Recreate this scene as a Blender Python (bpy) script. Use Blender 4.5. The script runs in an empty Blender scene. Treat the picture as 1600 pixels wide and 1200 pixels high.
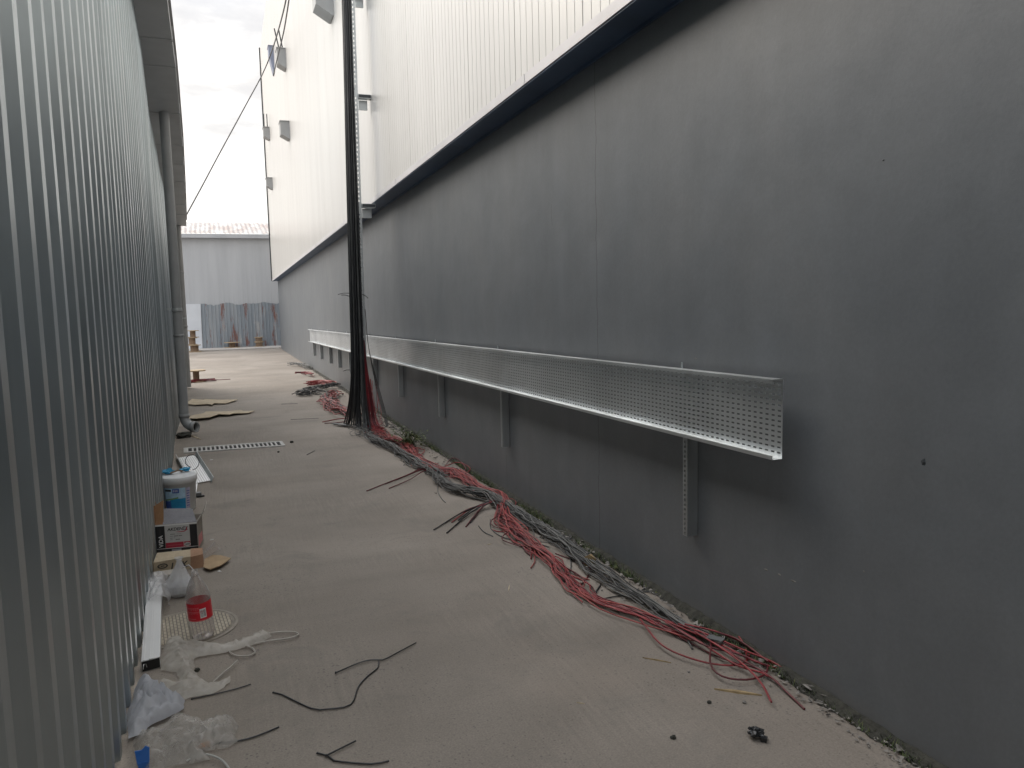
import bpy, bmesh, math, random
from mathutils import Vector as V, Matrix, noise
from mathutils.geometry import delaunay_2d_cdt
R = math.radians
random.seed(7)
scn = bpy.context.scene
COL = scn.collection

# ------------------------------------------------------------------ camera
CAMZ = 1.6
F = 1200.0
CX, CY = 800.0, 600.0
down = V((1070 - CX, 12400 - CY, F)).normalized()
fw = V((345 - CX, 492 - CY, F)); fw = (fw - down * fw.dot(down)).normalized()
right = down.cross(fw)
up = -down
ROT = Matrix((right, fw, up))          # camera (x right, y down, z forward) -> world
CAM = V((0, 0, CAMZ))
def ray(u, v): return ROT @ V((u - CX, v - CY, F))
def G(u, v, z=0.0):
    d = ray(u, v); return CAM + d * ((z - CAMZ) / d.z)
def atY(u, v, Y):
    d = ray(u, v); return CAM + d * (Y / d.y)
def atX(u, v, X):
    d = ray(u, v); return CAM + d * (X / d.x)
cam = bpy.data.cameras.new('camera'); camo = bpy.data.objects.new('camera', cam); COL.objects.link(camo)
cam.sensor_width = 36; cam.lens = 27.0; cam.clip_start = .05; cam.clip_end = 1000
cx, cy, cz = ROT.col[0], ROT.col[1], ROT.col[2]
m = Matrix.Identity(4)
for i in range(3):
    m[i][0] = cx[i]; m[i][1] = -cy[i]; m[i][2] = -cz[i]; m[i][3] = CAM[i]
camo.matrix_world = m
scn.camera = camo

# ------------------------------------------------------------------ materials
MATS = {}
def nt(name):
    mt = bpy.data.materials.new(name); mt.use_nodes = True
    t = mt.node_tree; MATS[name] = mt
    b = t.nodes['Principled BSDF']
    return mt, t, b
def N(t, kind, **kw):
    n = t.nodes.new(kind)
    for k, v in kw.items():
        if k.startswith('i_'):
            key = k[2:]
            n.inputs[int(key) if key.isdigit() else key.replace('_', ' ')].default_value = v
        else: setattr(n, k, v)
    return n
def L(t, a, b): t.links.new(a, b)
def coords(t, scale=(1, 1, 1), obj=True, rot=(0, 0, 0)):
    tc = N(t, 'ShaderNodeTexCoord'); mp = N(t, 'ShaderNodeMapping')
    mp.inputs['Scale'].default_value = scale; mp.inputs['Rotation'].default_value = rot
    L(t, tc.outputs['Object'], mp.inputs[0]); return mp.outputs[0]
def wcoords(t, scale=(1, 1, 1), rot=(0, 0, 0)):
    g = N(t, 'ShaderNodeNewGeometry'); mp = N(t, 'ShaderNodeMapping')
    mp.inputs['Scale'].default_value = scale; mp.inputs['Rotation'].default_value = rot
    L(t, g.outputs['Position'], mp.inputs[0]); return mp.outputs[0]
def noise_n(t, co, scale, detail=4, rough=.55, dist=0):
    n = N(t, 'ShaderNodeTexNoise'); L(t, co, n.inputs['Vector'])
    n.inputs['Scale'].default_value = scale; n.inputs['Detail'].default_value = detail
    n.inputs['Roughness'].default_value = rough; n.inputs['Distortion'].default_value = dist
    return n.outputs[0]
def ramp(t, fac, stops):
    r = N(t, 'ShaderNodeValToRGB'); L(t, fac, r.inputs[0])
    e = r.color_ramp.elements
    while len(e) < len(stops): e.new(.5)
    for i, (p, c) in enumerate(stops):
        e[i].position = p
        e[i].color = (c, c, c, 1) if isinstance(c, (int, float)) else (*c, 1)
    return r.outputs[0]
def mix(t, fac, a, b, mode='MIX'):
    n = N(t, 'ShaderNodeMix', data_type='RGBA', blend_type=mode)
    if isinstance(fac, (int, float)): n.inputs[0].default_value = fac
    else: L(t, fac, n.inputs[0])
    for idx, x in ((6, a), (7, b)):
        if isinstance(x, tuple): n.inputs[idx].default_value = (*x, 1)
        else: L(t, x, n.inputs[idx])
    return n.outputs[2]
def math_n(t, op, a, b=None, c=None):
    n = N(t, 'ShaderNodeMath', operation=op)
    for i, x in enumerate((a, b, c)):
        if x is None: continue
        if isinstance(x, (int, float)): n.inputs[i].default_value = x
        else: L(t, x, n.inputs[i])
    return n.outputs[0]
def bump(t, b, h, strength=.3, dist=.01, prev=None):
    n = N(t, 'ShaderNodeBump'); n.inputs['Strength'].default_value = strength
    n.inputs['Distance'].default_value = dist; L(t, h, n.inputs['Height'])
    if prev is not None: L(t, prev, n.inputs['Normal'])
    L(t, n.outputs[0], b.inputs['Normal']); return n.outputs[0]
def simple(name, col, rough=.6, metal=0, var=.15, scale=12, bmp=0, spec=.5):
    mt, t, b = nt(name)
    co = coords(t)
    f = noise_n(t, co, scale)
    lo = tuple(c * (1 - var) for c in col); hi = tuple(min(1, c * (1 + var)) for c in col)
    c = ramp(t, f, [(.3, lo), (.7, hi)])
    L(t, c, b.inputs['Base Color']); b.inputs['Roughness'].default_value = rough
    b.inputs['Metallic'].default_value = metal
    b.inputs['Specular IOR Level'].default_value = spec
    if bmp: bump(t, b, noise_n(t, co, scale * 3), bmp)
    return mt

def m_ground():
    mt, t, b = nt('ground_concrete')
    co = wcoords(t)
    big = noise_n(t, co, .55, 5, .6, .4)
    col = ramp(t, big, [(.25, (.192, .164, .137)), (.5, (.246, .215, .183)), (.75, (.312, .277, .240))])
    # broom strokes along the alley, and wide trowel bands across it
    st = noise_n(t, wcoords(t, (1, .045, 1), (0, 0, R(-9))), 55, 3, .6)
    brm = noise_n(t, co, .9, 3, .5)
    st2 = mix(t, ramp(t, brm, [(.42, 0.0), (.68, .8)]), (1.0, 1.0, 1.0), ramp(t, st, [(.3, .78), (.7, 1.10)]))
    col = mix(t, .9, col, st2, 'MULTIPLY')
    ba = noise_n(t, wcoords(t, (.1, 1, 1), (0, 0, R(4))), 2.6, 4, .6)
    col = mix(t, .38, col, ramp(t, ba, [(.3, .80), (.7, 1.12)]), 'MULTIPLY')
    fine = noise_n(t, co, 130, 3, .7)
    col = mix(t, .6, col, ramp(t, fine, [(.3, .6), (.7, 1.2)]), 'MULTIPLY')
    sp = noise_n(t, co, 45, 3, .75)
    col = mix(t, .42, col, ramp(t, sp, [(.28, .55), (.42, 1.0), (.75, 1.1)]), 'MULTIPLY')
    # dark pits and stains
    vo = N(t, 'ShaderNodeTexVoronoi'); L(t, co, vo.inputs['Vector']); vo.inputs['Scale'].default_value = 38
    dens = noise_n(t, co, 1.7, 3, .6)
    thr = math_n(t, 'MULTIPLY', ramp(t, dens, [(.38, .05), (.72, .26)]), 1.0)
    pit = math_n(t, 'LESS_THAN', vo.outputs['Distance'], thr)
    col = mix(t, math_n(t, 'MULTIPLY', pit, .5), col, (.075, .07, .068))
    stn = noise_n(t, co, 2.3, 6, .7, .8)
    col = mix(t, ramp(t, stn, [(.54, 0.0), (.76, .6)]), col, (.135, .125, .112))
    ye = noise_n(t, co, 1.1, 3, .5)
    col = mix(t, ramp(t, ye, [(.55, 0.0), (.75, .35)]), col, (.30, .25, .205))
    L(t, col, b.inputs['Base Color']); b.inputs['Roughness'].default_value = .8
    b.inputs['Specular IOR Level'].default_value = .35
    h = math_n(t, 'ADD', math_n(t, 'MULTIPLY', st, .6), math_n(t, 'MULTIPLY', fine, .5))
    bump(t, b, h, .35, .006)
def m_plaster():
    mt, t, b = nt('dark_plaster')
    co = wcoords(t)
    big = noise_n(t, co, .9, 6, .62, .5)
    col = ramp(t, big, [(.22, (.112, .123, .135)), (.5, (.134, .144, .154)), (.80, (.160, .166, .172))])
    st = noise_n(t, wcoords(t, (1, 1, .07)), 4.5, 4, .6)
    col = mix(t, .38, col, ramp(t, st, [(.3, .82), (.7, 1.1)]), 'MULTIPLY')
    mid = noise_n(t, co, 3.2, 5, .62, .6)
    col = mix(t, .45, col, ramp(t, mid, [(.3, .82), (.7, 1.12)]), 'MULTIPLY')
    fine = noise_n(t, co, 60, 4, .7)
    col = mix(t, .5, col, ramp(t, fine, [(.3, .86), (.7, 1.1)]), 'MULTIPLY')
    # pale dust splashed near the ground
    g = N(t, 'ShaderNodeNewGeometry'); sx = N(t, 'ShaderNodeSeparateXYZ'); L(t, g.outputs['Position'], sx.inputs[0])
    zz = math_n(t, 'ADD', sx.outputs[2], math_n(t, 'MULTIPLY', noise_n(t, co, 7, 4), -.12))
    r = N(t, 'ShaderNodeMapRange'); L(t, zz, r.inputs[0])
    r.inputs[1].default_value = -.06; r.inputs[2].default_value = .03; r.inputs[3].default_value = .55; r.inputs[4].default_value = 0
    col = mix(t, r.outputs[0], col, (.17, .16, .15))
    # hairline cracks running up the render coat
    wob = math_n(t, 'MULTIPLY', math_n(t, 'SUBTRACT', noise_n(t, wcoords(t, (0, 0, 1)), 3.2, 6, .6), .5), .10)
    tot = None
    for y0, w, z0, z1 in ((4.315, .0030, -1, 3.2), (7.45, .0020, .05, .62), (6.05, .0025, .05, .34), (5.0, .0018, 2.15, 2.3), (12.2, .003, 1.6, 2.8)):
        d = math_n(t, 'ABSOLUTE', math_n(t, 'SUBTRACT', math_n(t, 'ADD', sx.outputs[1], wob), y0))
        k = math_n(t, 'MULTIPLY', math_n(t, 'LESS_THAN', d, w), math_n(t, 'MULTIPLY', math_n(t, 'GREATER_THAN', sx.outputs[2], z0), math_n(t, 'LESS_THAN', sx.outputs[2], z1)))
        tot = k if tot is None else math_n(t, 'MAXIMUM', tot, k)
    col = mix(t, math_n(t, 'MULTIPLY', tot, .75), col, (.02, .02, .022))
    L(t, col, b.inputs['Base Color']); b.inputs['Roughness'].default_value = .46
    b.inputs['Specular IOR Level'].default_value = .65
    b1 = bump(t, b, noise_n(t, co, 48, 4, .7), .10, .005)
    bump(t, b, noise_n(t, co, 1.6, 3, .5), .16, .05, b1)
def m_galv(name, base, rough, metal=1.0, tint=.12, streak=True):
    mt, t, b = nt(name)
    co = wcoords(t)
    f = noise_n(t, co, 1.3, 4, .6)
    lo = tuple(c * (1 - tint) for c in base); hi = tuple(min(1, c * (1 + tint)) for c in base)
    col = ramp(t, f, [(.3, lo), (.7, hi)])
    if streak:
        s = noise_n(t, wcoords(t, (1, 1, .05)), 9, 4, .6)
        col = mix(t, .6, col, ramp(t, s, [(.3, .82), (.7, 1.1)]), 'MULTIPLY')
    L(t, col, b.inputs['Base Color']); b.inputs['Metallic'].default_value = metal
    rr = ramp(t, noise_n(t, co, 2.2, 3, .5), [(.3, rough * .88), (.7, min(1, rough * 1.15))])
    L(t, rr, b.inputs['Roughness'])
    bump(t, b, noise_n(t, co, 3.0, 2, .5), .05, .02)
def m_clad():
    mt, t, b = nt('white_cladding')
    co = wcoords(t)
    f = noise_n(t, wcoords(t, (1, 1, .12)), 2.2, 5, .6)
    col = ramp(t, f, [(.3, (.575, .56, .53)), (.7, (.64, .625, .592))])
    s = noise_n(t, wcoords(t, (1, 1, .02)), 14, 3, .6)
    col = mix(t, ramp(t, s, [(.58, 0.0), (.8, .22)]), col, (.60, .55, .47))
    L(t, col, b.inputs['Base Color']); b.inputs['Roughness'].default_value = .3
    bump(t, b, noise_n(t, co, 1.2, 2, .5), .06, .03)
def m_film(name, alpha, col, rough=.25, crinkle=.35):
    mt, t, b = nt(name)
    out = t.nodes['Material Output']
    co = coords(t)
    b.inputs['Base Color'].default_value = (*col, 1); b.inputs['Roughness'].default_value = rough
    tl = N(t, 'ShaderNodeBsdfTranslucent'); tl.inputs[0].default_value = (*col, 1)
    m1 = N(t, 'ShaderNodeMixShader'); m1.inputs[0].default_value = .35
    L(t, b.outputs[0], m1.inputs[1]); L(t, tl.outputs[0], m1.inputs[2])
    tr = N(t, 'ShaderNodeBsdfTransparent')
    m2 = N(t, 'ShaderNodeMixShader')
    a = ramp(t, noise_n(t, co, 16, 5, .65), [(.3, max(0, alpha - .08)), (.7, min(1, alpha + .08))])
    L(t, a, m2.inputs[0]); L(t, tr.outputs[0], m2.inputs[1]); L(t, m1.outputs[0], m2.inputs[2])
    L(t, m2.outputs[0], out.inputs[0])
    bump(t, b, noise_n(t, co, 30, 3, .6, 1.5), crinkle, .004 if crinkle < .5 else .008)
def m_pet():
    mt, t, b = nt('clear_plastic')
    out = t.nodes['Material Output']
    gl = N(t, 'ShaderNodeBsdfGlossy'); gl.inputs['Roughness'].default_value = .12
    df = N(t, 'ShaderNodeBsdfDiffuse'); df.inputs[0].default_value = (.75, .72, .7, 1)
    tr = N(t, 'ShaderNodeBsdfTransparent'); tr.inputs[0].default_value = (.94, .92, .91, 1)
    lw = N(t, 'ShaderNodeLayerWeight'); lw.inputs[0].default_value = .35
    m1 = N(t, 'ShaderNodeMixShader'); m1.inputs[0].default_value = .55
    L(t, gl.outputs[0], m1.inputs[1]); L(t, df.outputs[0], m1.inputs[2])
    m2 = N(t, 'ShaderNodeMixShader')
    f = math_n(t, 'MULTIPLY_ADD', lw.outputs['Facing'], .75, .10)
    L(t, f, m2.inputs[0]); L(t, tr.outputs[0], m2.inputs[1]); L(t, m1.outputs[0], m2.inputs[2])
    L(t, m2.outputs[0], out.inputs[0])
def m_farwall():
    mt, t, b = nt('far_painted_sheet')
    f = noise_n(t, wcoords(t, (1, 1, .1)), 2, 4)
    col = ramp(t, f, [(.3, (.36, .375, .395)), (.7, (.42, .435, .455))])
    L(t, col, b.inputs['Base Color']); b.inputs['Roughness'].default_value = .55
def m_farbare():
    mt, t, b = nt('far_bare_sheet')
    f = noise_n(t, wcoords(t, (1, 1, .06)), 5, 5, .65)
    col = ramp(t, f, [(.25, (.16, .19, .22)), (.5, (.23, .26, .29)), (.75, (.33, .34, .35))])
    w = noise_n(t, wcoords(t, (1.6, 1, .35)), 2.4, 5, .7)
    col = mix(t, ramp(t, w, [(.56, 0.0), (.66, .6)]), col, (.42, .40, .39))
    r = noise_n(t, wcoords(t, (2.2, 1, .35), (0, 0, 0)), 1.9, 6, .75)
    col = mix(t, ramp(t, r, [(.55, 0.0), (.62, .85)]), col, (.17, .055, .035))
    L(t, col, b.inputs['Base Color']); b.inputs['Roughness'].default_value = .6; b.inputs['Metallic'].default_value = .2
def m_farroof():
    mt, t, b = nt('far_rusty_roof')
    f = noise_n(t, wcoords(t, (1.2, .3, 1)), 1.8, 6, .7)
    col = ramp(t, f, [(.35, (.42, .41, .39)), (.5, (.30, .275, .26)), (.62, (.20, .145, .125)), (.75, (.45, .44, .42))])
    L(t, col, b.inputs['Base Color']); b.inputs['Roughness'].default_value = .5
def m_manhole():
    mt, t, b = nt('sandy_cover')
    br = N(t, 'ShaderNodeTexBrick'); L(t, coords(t, (1, 1, 1), True, (0, 0, R(84))), br.inputs[0])
    br.inputs['Scale'].default_value = 13; br.inputs['Mortar Size'].default_value = .034
    br.inputs['Color1'].default_value = (.42, .37, .29, 1); br.inputs['Color2'].default_value = (.38, .335, .26, 1)
    br.inputs['Mortar'].default_value = (.16, .14, .115, 1); br.offset = .5
    br.inputs['Brick Width'].default_value = .55; br.inputs['Row Height'].default_value = .22
    d = noise_n(t, coords(t), 9, 5)
    col = mix(t, .6, br.outputs[0], ramp(t, d, [(.3, .62), (.7, 1.1)]), 'MULTIPLY')
    L(t, col, b.inputs['Base Color']); b.inputs['Roughness'].default_value = .75
    bump(t, b, br.outputs[1], -.5, .006)
def m_card(name, col):
    mt, t, b = nt(name)
    co = coords(t)
    f = noise_n(t, co, 9, 5, .65)
    c = ramp(t, f, [(.3, tuple(x * .8 for x in col)), (.7, tuple(x * 1.12 for x in col))])
    s = noise_n(t, coords(t, (1, .04, 1)), 120, 2)
    c = mix(t, .35, c, ramp(t, s, [(.3, .8), (.7, 1.1)]), 'MULTIPLY')
    L(t, c, b.inputs['Base Color']); b.inputs['Roughness'].default_value = .85
    bump(t, b, f, .2, .01)
def m_leaf():
    mt, t, b = nt('weed_leaf')
    f = noise_n(t, wcoords(t), 25, 2)
    L(t, ramp(t, f, [(.3, (.035, .055, .018)), (.55, (.07, .095, .03)), (.75, (.20, .20, .06))]), b.inputs['Base Color'])
    b.inputs['Roughness'].default_value = .6
m_ground(); m_plaster(); m_clad(); m_pet(); m_farwall(); m_farbare(); m_farroof(); m_manhole(); m_leaf()
m_galv('corrugated_zinc', (.47, .525, .55), .33, 1.0)
m_galv('tray_zinc', (.80, .825, .835), .38, 1.0, .14, False)
m_galv('strut_zinc', (.52, .55, .56), .45, 1.0)
m_galv('floor_tray_zinc', (.86, .86, .86), .45, .6, .06, False)
m_galv('aluminium', (.78, .78, .78), .32, .9, .05, False)
simple('gutter_grey', (.46, .475, .485), .5, 0, .12, 2)
simple('pipe_grey', (.27, .28, .285), .42, 0, .12, 3)
simple('pipe_pale', (.29, .29, .285), .45, 0, .10, 3)
simple('pipe_inside', (.05, .05, .05), .7)
simple('navy_steel', (.06, .10, .17), .45, 0, .25, 2)
simple('flashing', (.62, .60, .60), .4, 0, .08, 2)
simple('hood_grey', (.33, .335, .335), .5, 0, .08, 3)
simple('hood_blue', (.24, .27, .36), .5, 0, .08, 3)
simple('trim_dark', (.04, .045, .05), .5)
simple('black_cable', (.018, .019, .021), .42, 0, .4, 6)
simple('grey_cable', (.055, .058, .058), .45, 0, .4, 6)
simple('dusty_cable', (.062, .063, .061), .5, 0, .35, 6)
simple('brown_cable', (.035, .018, .018), .45, 0, .35, 6)
simple('pale_cable', (.12, .12, .113), .5, 0, .3, 8)
simple('red_cable', (.215, .019, .024), .42, 0, .25, 8)
simple('dark_red_cable', (.095, .010, .015), .42, 0, .3, 8)
simple('pink_cable', (.27, .05, .045), .45, 0, .2, 8)
simple('black_plastic', (.014, .015, .016), .35, 0, .3, 20)
simple('clip_grey', (.16, .165, .165), .4, .3)
simple('iron_frame', (.42, .41, .39), .6, 0, .2, 14)
simple('cover_rim', (.25, .225, .19), .8, 0, .25, 12)
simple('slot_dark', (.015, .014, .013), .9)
simple('wood_ply', (.33, .25, .16), .75, 0, .2, 9)
simple('wood_dark', (.19, .13, .085), .75, 0, .25, 9)
simple('wood_splinter', (.27, .195, .10), .7, 0, .3, 30)
m_card('cardboard', (.38, .27, .16)); m_card('cardboard_pale', (.46, .38, .27)); m_card('cardboard_brown', (.30, .165, .085))
m_card('cardboard_grey', (.36, .33, .29)); m_card('cardboard_lilac', (.33, .33, .36))
m_card('tape_brown', (.36, .21, .13))
simple('print_black', (.02, .02, .022), .5); simple('print_grey', (.50, .50, .49), .5, 0, .05); simple('print_red', (.42, .03, .06), .5, 0, .1)
simple('print_white', (.72, .72, .72), .5, 0, .05); simple('print_ink', (.06, .055, .05), .7)
simple('label_red', (.60, .010, .025), .3, 0, .1); simple('label_pale_red', (.62, .16, .17), .35, 0, .1)
simple('bucket_white', (.66, .67, .68), .4, 0, .05, 4, .05); simple('bucket_blue', (.015, .22, .42), .4, 0, .15); simple('bucket_deep_blue', (.04, .09, .32), .4, 0, .2)
simple('bucket_green', (.16, .30, .10), .4); simple('glove_blue', (.02, .24, .42), .5, 0, .2); simple('tape_blue', (.03, .14, .46), .45, 0, .15)
simple('bucket_sky', (.36, .52, .66), .4, 0, .2, 20); simple('bucket_mauve', (.42, .40, .52), .4, 0, .1)
simple('wire_dark', (.03, .03, .03), .4, .5)
simple('strap_grey', (.36, .36, .34), .4)
simple('rubble', (.20, .185, .168), .9, 0, .35, 20, .3); simple('dirt', (.034, .033, .026), .95, 0, .5, 30, .4)
simple('pavement', (.36, .335, .31), .85, 0, .1, 3, .2)
simple('white_sheet', (.55, .58, .62), .5, 0, .05, 2)
simple('orange_peel', (.30, .14, .05), .6)
m_film('film_cream', .60, (.68, .645, .585)); m_film('film_clear', .36, (.68, .66, .62), .10, .9); m_film('film_white', .96, (.58, .595, .64), .4)
m_film('film_small', .5, (.72, .72, .73), .2)
m_film('film_band', .85, (.60, .565, .52), .35)
simple('bag_filling', (.60, .61, .63), .7, 0, .15, 18, .4)

# ------------------------------------------------------------------ mesh helpers
class MB:
    def __init__(s): s.v = []; s.f = []; s.mi = []; s.sm = []
    def add(s, vs, fs, mi=0, smooth=False):
        o = len(s.v); s.v += [V(p) for p in vs]
        for f in fs: s.f.append(tuple(i + o for i in f)); s.mi.append(mi); s.sm.append(smooth)
    def hexa(s, p, mi=0):   # 8 corners: bottom 4 ccw, top 4 ccw
        s.add(p, [(3, 2, 1, 0), (4, 5, 6, 7), (0, 1, 5, 4), (1, 2, 6, 5), (2, 3, 7, 6), (3, 0, 4, 7)], mi)
    def box(s, c, size, rz=0, mi=0, rx=0, ry=0):
        x, y, z = (k / 2 for k in size)
        M = Matrix.Rotation(rz, 3, 'Z') @ Matrix.Rotation(rx, 3, 'X') @ Matrix.Rotation(ry, 3, 'Y')
        c = V(c)
        s.hexa([c + M @ V(p) for p in ((-x, -y, -z), (x, -y, -z), (x, y, -z), (-x, y, -z), (-x, -y, z), (x, -y, z), (x, y, z), (-x, y, z))], mi)
    def prism(s, poly, d, mi=0):   # poly: 3D points, extruded by vector d
        n = len(poly); d = V(d); vs = [V(p) for p in poly] + [V(p) + d for p in poly]
        s.add(vs, [tuple(range(n - 1, -1, -1)), tuple(range(n, 2 * n))] + [(i, (i + 1) % n, n + (i + 1) % n, n + i) for i in range(n)], mi)
    def tube(s, pts, r, n=6, mi=0, cap=True, smooth=True):
        pts = [V(p) for p in pts]; k = len(pts)
        rr = r if isinstance(r, (list, tuple)) else [r] * k
        ref = None; vs = []
        for i, p in enumerate(pts):
            d = (pts[min(i + 1, k - 1)] - pts[max(i - 1, 0)])
            if d.length < 1e-9: d = V((0, 0, 1))
            d.normalize()
            if ref is None:
                ref = V((0, 0, 1)) if abs(d.z) < .9 else V((1, 0, 0))
            a = (ref - d * ref.dot(d))
            if a.length < 1e-6: a = d.orthogonal()
            a.normalize(); b = d.cross(a); ref = a
            for j in range(n):
                t = 2 * math.pi * j / n
                vs.append(p + (a * math.cos(t) + b * math.sin(t)) * rr[i])
        fs = [(i * n + j, i * n + (j + 1) % n, (i + 1) * n + (j + 1) % n, (i + 1) * n + j) for i in range(k - 1) for j in range(n)]
        s.add(vs, fs, mi, smooth)
        if cap: s.add(vs[:n], [tuple(range(n - 1, -1, -1))], mi); s.add(vs[-n:], [tuple(range(n))], mi)
    def lathe(s, prof, c, n=32, mi=0, axis=None, smooth=True, cap=True):
        c = V(c); M = axis or Matrix.Identity(3)
        vs = [c + M @ V((r * math.cos(2 * math.pi * j / n), r * math.sin(2 * math.pi * j / n), z)) for r, z in prof for j in range(n)]
        fs = [(i * n + j, i * n + (j + 1) % n, (i + 1) * n + (j + 1) % n, (i + 1) * n + j) for i in range(len(prof) - 1) for j in range(n)]
        s.add(vs, fs, mi, smooth)
        if cap:
            s.add(vs[:n], [tuple(range(n - 1, -1, -1))], mi); s.add(vs[-n:], [tuple(range(n))], mi)
    def perf(s, o, u, w, nu, nv, hu, hv, mi=0, skip=None):
        """sheet with nu x nv rectangular slots; u, w are the cell vectors; hu, hv the slot share of a cell"""
        o, u, w = V(o), V(u), V(w)
        for i in range(nu):
            for j in range(nv):
                p = o + u * i + w * j
                q = [p, p + u, p + u + w, p + w]
                if skip and skip(i, j): s.add(q, [(0, 1, 2, 3)], mi); continue
                c = p + u * .5 + w * .5; a = u * (hu / 2); b = w * (hv / 2)
                s.add(q + [c - a - b, c + a - b, c + a + b, c - a + b], [(0, 1, 5, 4), (1, 2, 6, 5), (2, 3, 7, 6), (3, 0, 4, 7)], mi)
    def blob(s, c, r, seed=0, sq=(1, 1, 1), mi=0, sub=1, amp=.35):
        bm = bmesh.new(); bmesh.ops.create_icosphere(bm, subdivisions=sub, radius=1)
        off = V((seed * 3.1, seed * 1.7, seed * .9))
        vs = []
        for v in bm.verts:
            k = 1 + amp * noise.noise(v.co * 1.6 + off)
            vs.append(V(c) + V((v.co.x * sq[0], v.co.y * sq[1], v.co.z * sq[2])) * (r * k))
        fs = [tuple(v.index for v in f.verts) for f in bm.faces]
        bm.free(); s.add(vs, fs, mi)

def wpos(o):
    p = V((0, 0, 0))
    while o is not None: p = p + o.location; o = o.parent
    return p
def obj(name, mb, mats, parent=None, solid=0, base=None, auto=False):
    """one mesh object; its origin sits at its base centre"""
    if base is None:
        xs = [p.x for p in mb.v]; ys = [p.y for p in mb.v]; zs = [p.z for p in mb.v]
        base = V(((min(xs) + max(xs)) / 2, (min(ys) + max(ys)) / 2, min(zs)))
    me = bpy.data.meshes.new(name)
    me.from_pydata([p - base for p in mb.v], [], mb.f)
    if not isinstance(mats, (list, tuple)): mats = [mats]
    for k in mats: me.materials.append(MATS[k])
    for p, i, sm in zip(me.polygons, mb.mi, mb.sm): p.material_index = i; p.use_smooth = sm
    me.update()
    o = bpy.data.objects.new(name, me); COL.objects.link(o)
    o.location = base - (wpos(parent) if parent else V((0, 0, 0)))
    if parent: o.parent = parent
    if solid:
        md = o.modifiers.new('thickness', 'SOLIDIFY'); md.thickness = solid; md.offset = 0
    return o
def tag(o, label=None, cat=None, group=None, kind=None):
    if label: o['label'] = label
    if cat: o['category'] = cat
    if group: o['group'] = group
    if kind: o['kind'] = kind
    return o
def thing(name, loc, label, cat, group=None):
    o = bpy.data.objects.new(name, None); COL.objects.link(o); o.location = loc
    o.empty_display_size = .1
    return tag(o, label, cat, group)
def smooth_path(pts, step):
    """Catmull-Rom through pts"""
    pts = [V(p) for p in pts]
    P = [pts[0] * 2 - pts[1]] + pts + [pts[-1] * 2 - pts[-2]]
    out = []
    for i in range(1, len(P) - 2):
        a, b, c, d = P[i - 1:i + 3]
        n = max(1, int((c - b).length / step))
        for k in range(n):
            t = k / n
            out.append(.5 * ((2 * b) + (c - a) * t + (2 * a - 5 * b + 4 * c - d) * t * t + (3 * b - a - 3 * c + d) * t ** 3))
    out.append(pts[-1]); return out
def text_into(mb, s, o, xd, yd, size, mi=0, thick=.0006, shear=0, align='LEFT', bold=.025):
    cu = bpy.data.curves.new('lettering', 'FONT'); cu.body = s; cu.size = size; cu.shear = shear; cu.align_x = align
    cu.resolution_u = 3; cu.offset = bold * size
    to = bpy.data.objects.new('lettering', cu); COL.objects.link(to)
    dg = bpy.context.evaluated_depsgraph_get(); me = bpy.data.meshes.new_from_object(to.evaluated_get(dg))
    xd, yd = V(xd).normalized(), V(yd).normalized(); nn = xd.cross(yd)
    mb.add([V(o) + xd * v.co.x + yd * v.co.y + nn * thick for v in me.vertices], [tuple(p.vertices) for p in me.polygons], mi)
    bpy.data.objects.remove(to); bpy.data.curves.remove(cu); bpy.data.meshes.remove(me)
def rect_into(mb, o, xd, yd, x0, y0, x1, y1, mi=0, thick=.0005):
    xd, yd = V(xd).normalized(), V(yd).normalized(); nn = xd.cross(yd); o = V(o) + nn * thick
    mb.add([o + xd * x0 + yd * y0, o + xd * x1 + yd * y0, o + xd * x1 + yd * y1, o + xd * x0 + yd * y1], [(0, 1, 2, 3)], mi)

# ------------------------------------------------------------------ geometry of the place
def wallX(Y): return 2.18 + .0042 * Y          # dark wall on the right
OV = .215                                       # overhang of the cladding
def cladX(Y): return wallX(Y) - OV
def ledgeZ(Y): return 3.10 - .0069 * Y
def shedX(Y): return -.39 - .0235 * Y          # foot of the corrugated shed
def lerp(tab, y):
    if y <= tab[0][0]: return tab[0][1]
    for (a, p), (b, q) in zip(tab, tab[1:]):
        if y <= b: return p + (q - p) * (y - a) / (b - a)
    return tab[-1][1]
SHED_TOP = [(-15, -.23), (0, -.39), (7.5, -.575), (10.3, -.68), (13.5, -.81), (17.9, -.90)]
EAVE_X = [(-15, .10), (0, -.115), (7.4, -.275), (9.55, -.31), (12.2, -.375), (15.5, -.483), (17.9, -.575)]
EAVE_Z = [(-15, 4.25), (7.4, 4.25), (9.55, 4.25), (12.2, 4.02), (15.5, 3.80), (17.9, 3.44)]
SHED_END = 17.9
WALL_END = 34.0
NEAR = -14.0

# ------------------------------------------------------------------ ground
mb = MB(); mb.add([(-150, -60, 0), (150, -60, 0), (150, 250, 0), (-150, 250, 0)], [(0, 1, 2, 3)])
tag(obj('ground', mb, 'ground_concrete', base=V((0, 0, 0))), kind='structure')
mb = MB(); mb.box((0, 35.55, .025), (30, 1.9, .05)); tag(obj('pavement', mb, 'pavement'), kind='structure')

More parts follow.
